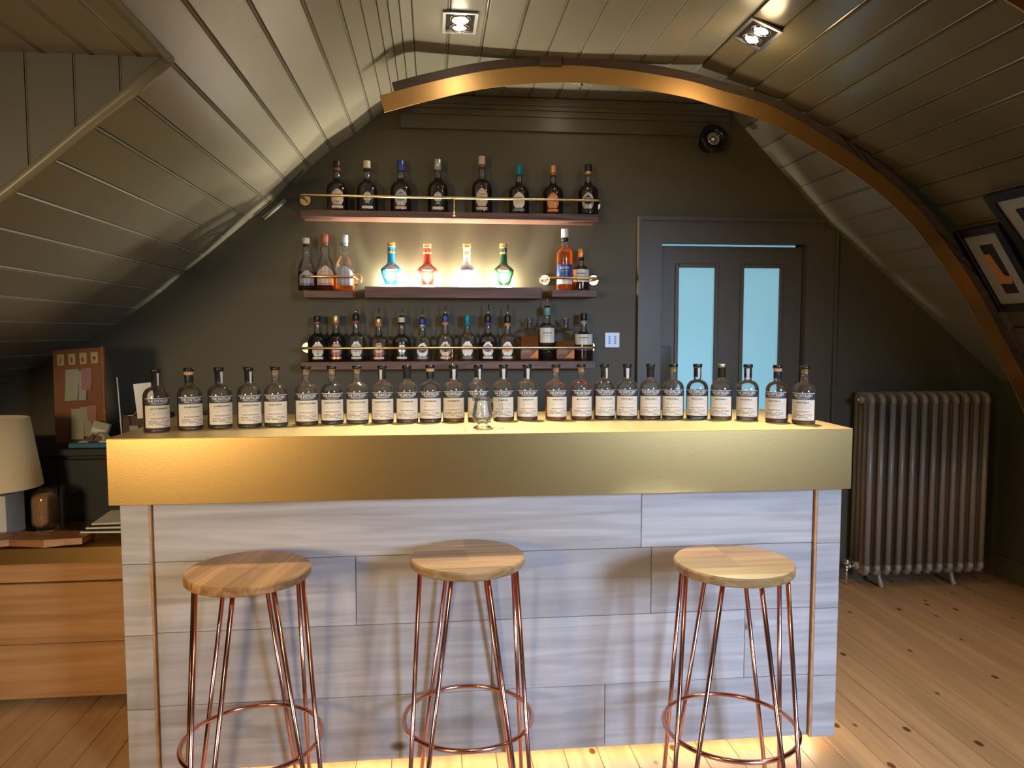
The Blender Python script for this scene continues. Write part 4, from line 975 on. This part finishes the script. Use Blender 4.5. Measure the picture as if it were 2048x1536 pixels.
for i, ch in enumerate('1369'):
    n_ = note(.020+.050*i, H_-.020, .032, .050, My, .002, 'number_tag')
    v, f = text2d(ch, .030, 1, .0004); mb = MB(); mb.add([(x_, 0, z_) for x_, z_ in v], f); mb.obj('lettering', M_ink, n_, (.036+.050*i, -.0045, H_-.060))
for a in ((.055, H_-.09, .06, .14, Mg, .02), (.098, H_-.10, .05, .13, Mg, .008), (.125, H_-.09, .045, .095, Mp, .006), (.075, H_-.265, .06, .135, Mg, .015), (.115, H_-.26, .05, .13, Mg, .008), (.145, H_-.255, .04, .07, Mp, .004)): note(*a)
c = PY(196, 862, 3.40)
dsp = thing('tape_dispenser', 'small white and grey dispenser leaning beside the cork board', 'dispenser', (c.x-.01, 3.40, cz), 0, rot=(R(-10), R(14), R(-10)))
MB().bbox(-.04, .035, -.012, .012, 0, .105, .004).obj('body', mat('grey_plastic', (.42, .42, .36), .4), dsp)
MB().bbox(-.026, .022, -.015, -.011, .010, .045, .002).obj('window', cmat('brown'), dsp)
MB().bbox(-.034, .028, -.0145, -.011, .055, .075, .001).obj('pale_band', M_white, dsp)
c = PY(198, 866, 3.36)
ro = MB()
arc = [(.042*cos(pi*k/10), 0, .040*sin(pi*k/10)) for k in range(11)]
vs = []
for a in arc: vs += [(a[0], -.02, a[2]), (a[0], .02, a[2])]
ro.add(vs, [(2*i, 2*i+1, 2*i+3, 2*i+2) for i in range(10)], 0, True); ro.box(-.075, -.04, -.02, .02, 0, .002); ro.box(.01, .045, -.025, .02, 0, .006)
roo = ro.obj('curled_paper', M_white, None, (c.x, 3.36, cz+.0235)); tag(roo, 'curl of white paper lying on the blue packet', 'paper')
c = PY(182, 884, 3.36)
pk = MB().bbox(-.085, .085, -.03, .03, 0, .022, .003).obj('blue_packet', mat('blue_packet_print', (.02, .13, .24), .4, var=.5, scale=90), None, (c.x+.005, 3.36, cz)); tag(pk, 'flat blue printed packet on the dark counter', 'packet')
a = PY(219, 758, 3.30); b = PY(236, 875, 3.30)
rd = MB().tube([Vector((0, 0, 0)), Vector((a.x-b.x, .03, a.z-cz))], [.003, .0028], 8).obj('metal_rod', M_white, None, (b.x, 3.345, cz+.003)); tag(rd, 'thin upright white rod beside the cork board', 'rod')
c = PY(256, 866, 3.30)
bx = thing('dark_box', 'dark red box with a wire on top behind the left bottles', 'box', (c.x+.01, 3.46, cz))
MB().bbox(-.085, .10, -.03, .09, 0, .13, .003).obj('carton', mat('dark_red_box', (.055, .015, .012), .5), bx)
MB().tube(catmull([(-.10, -.035, .10), (-.07, -.045, .125), (-.03, -.045, .13), (-.01, -.045, .15), (.03, -.045, .145), (.07, -.04, .15)], 5), .0018, 6).obj('wire', M_steel, bx)
MB().bbox(-.05, -.01, -.05, -.032, .0, .085, .003).obj('clip', mat('grey_clip', (.3, .3, .3), .4), bx)
c = PY(272, 862, 2.86)
cdm = MB().bbox(0, .06, 0, .002, 0, .125, .0004).obj('white_card', M_white, None, (c.x+.03, 2.80, 1.1005)); cdm.rotation_euler = (0, R(-5), R(20)); tag(cdm, 'upright white card behind the leftmost bar bottle', 'card')
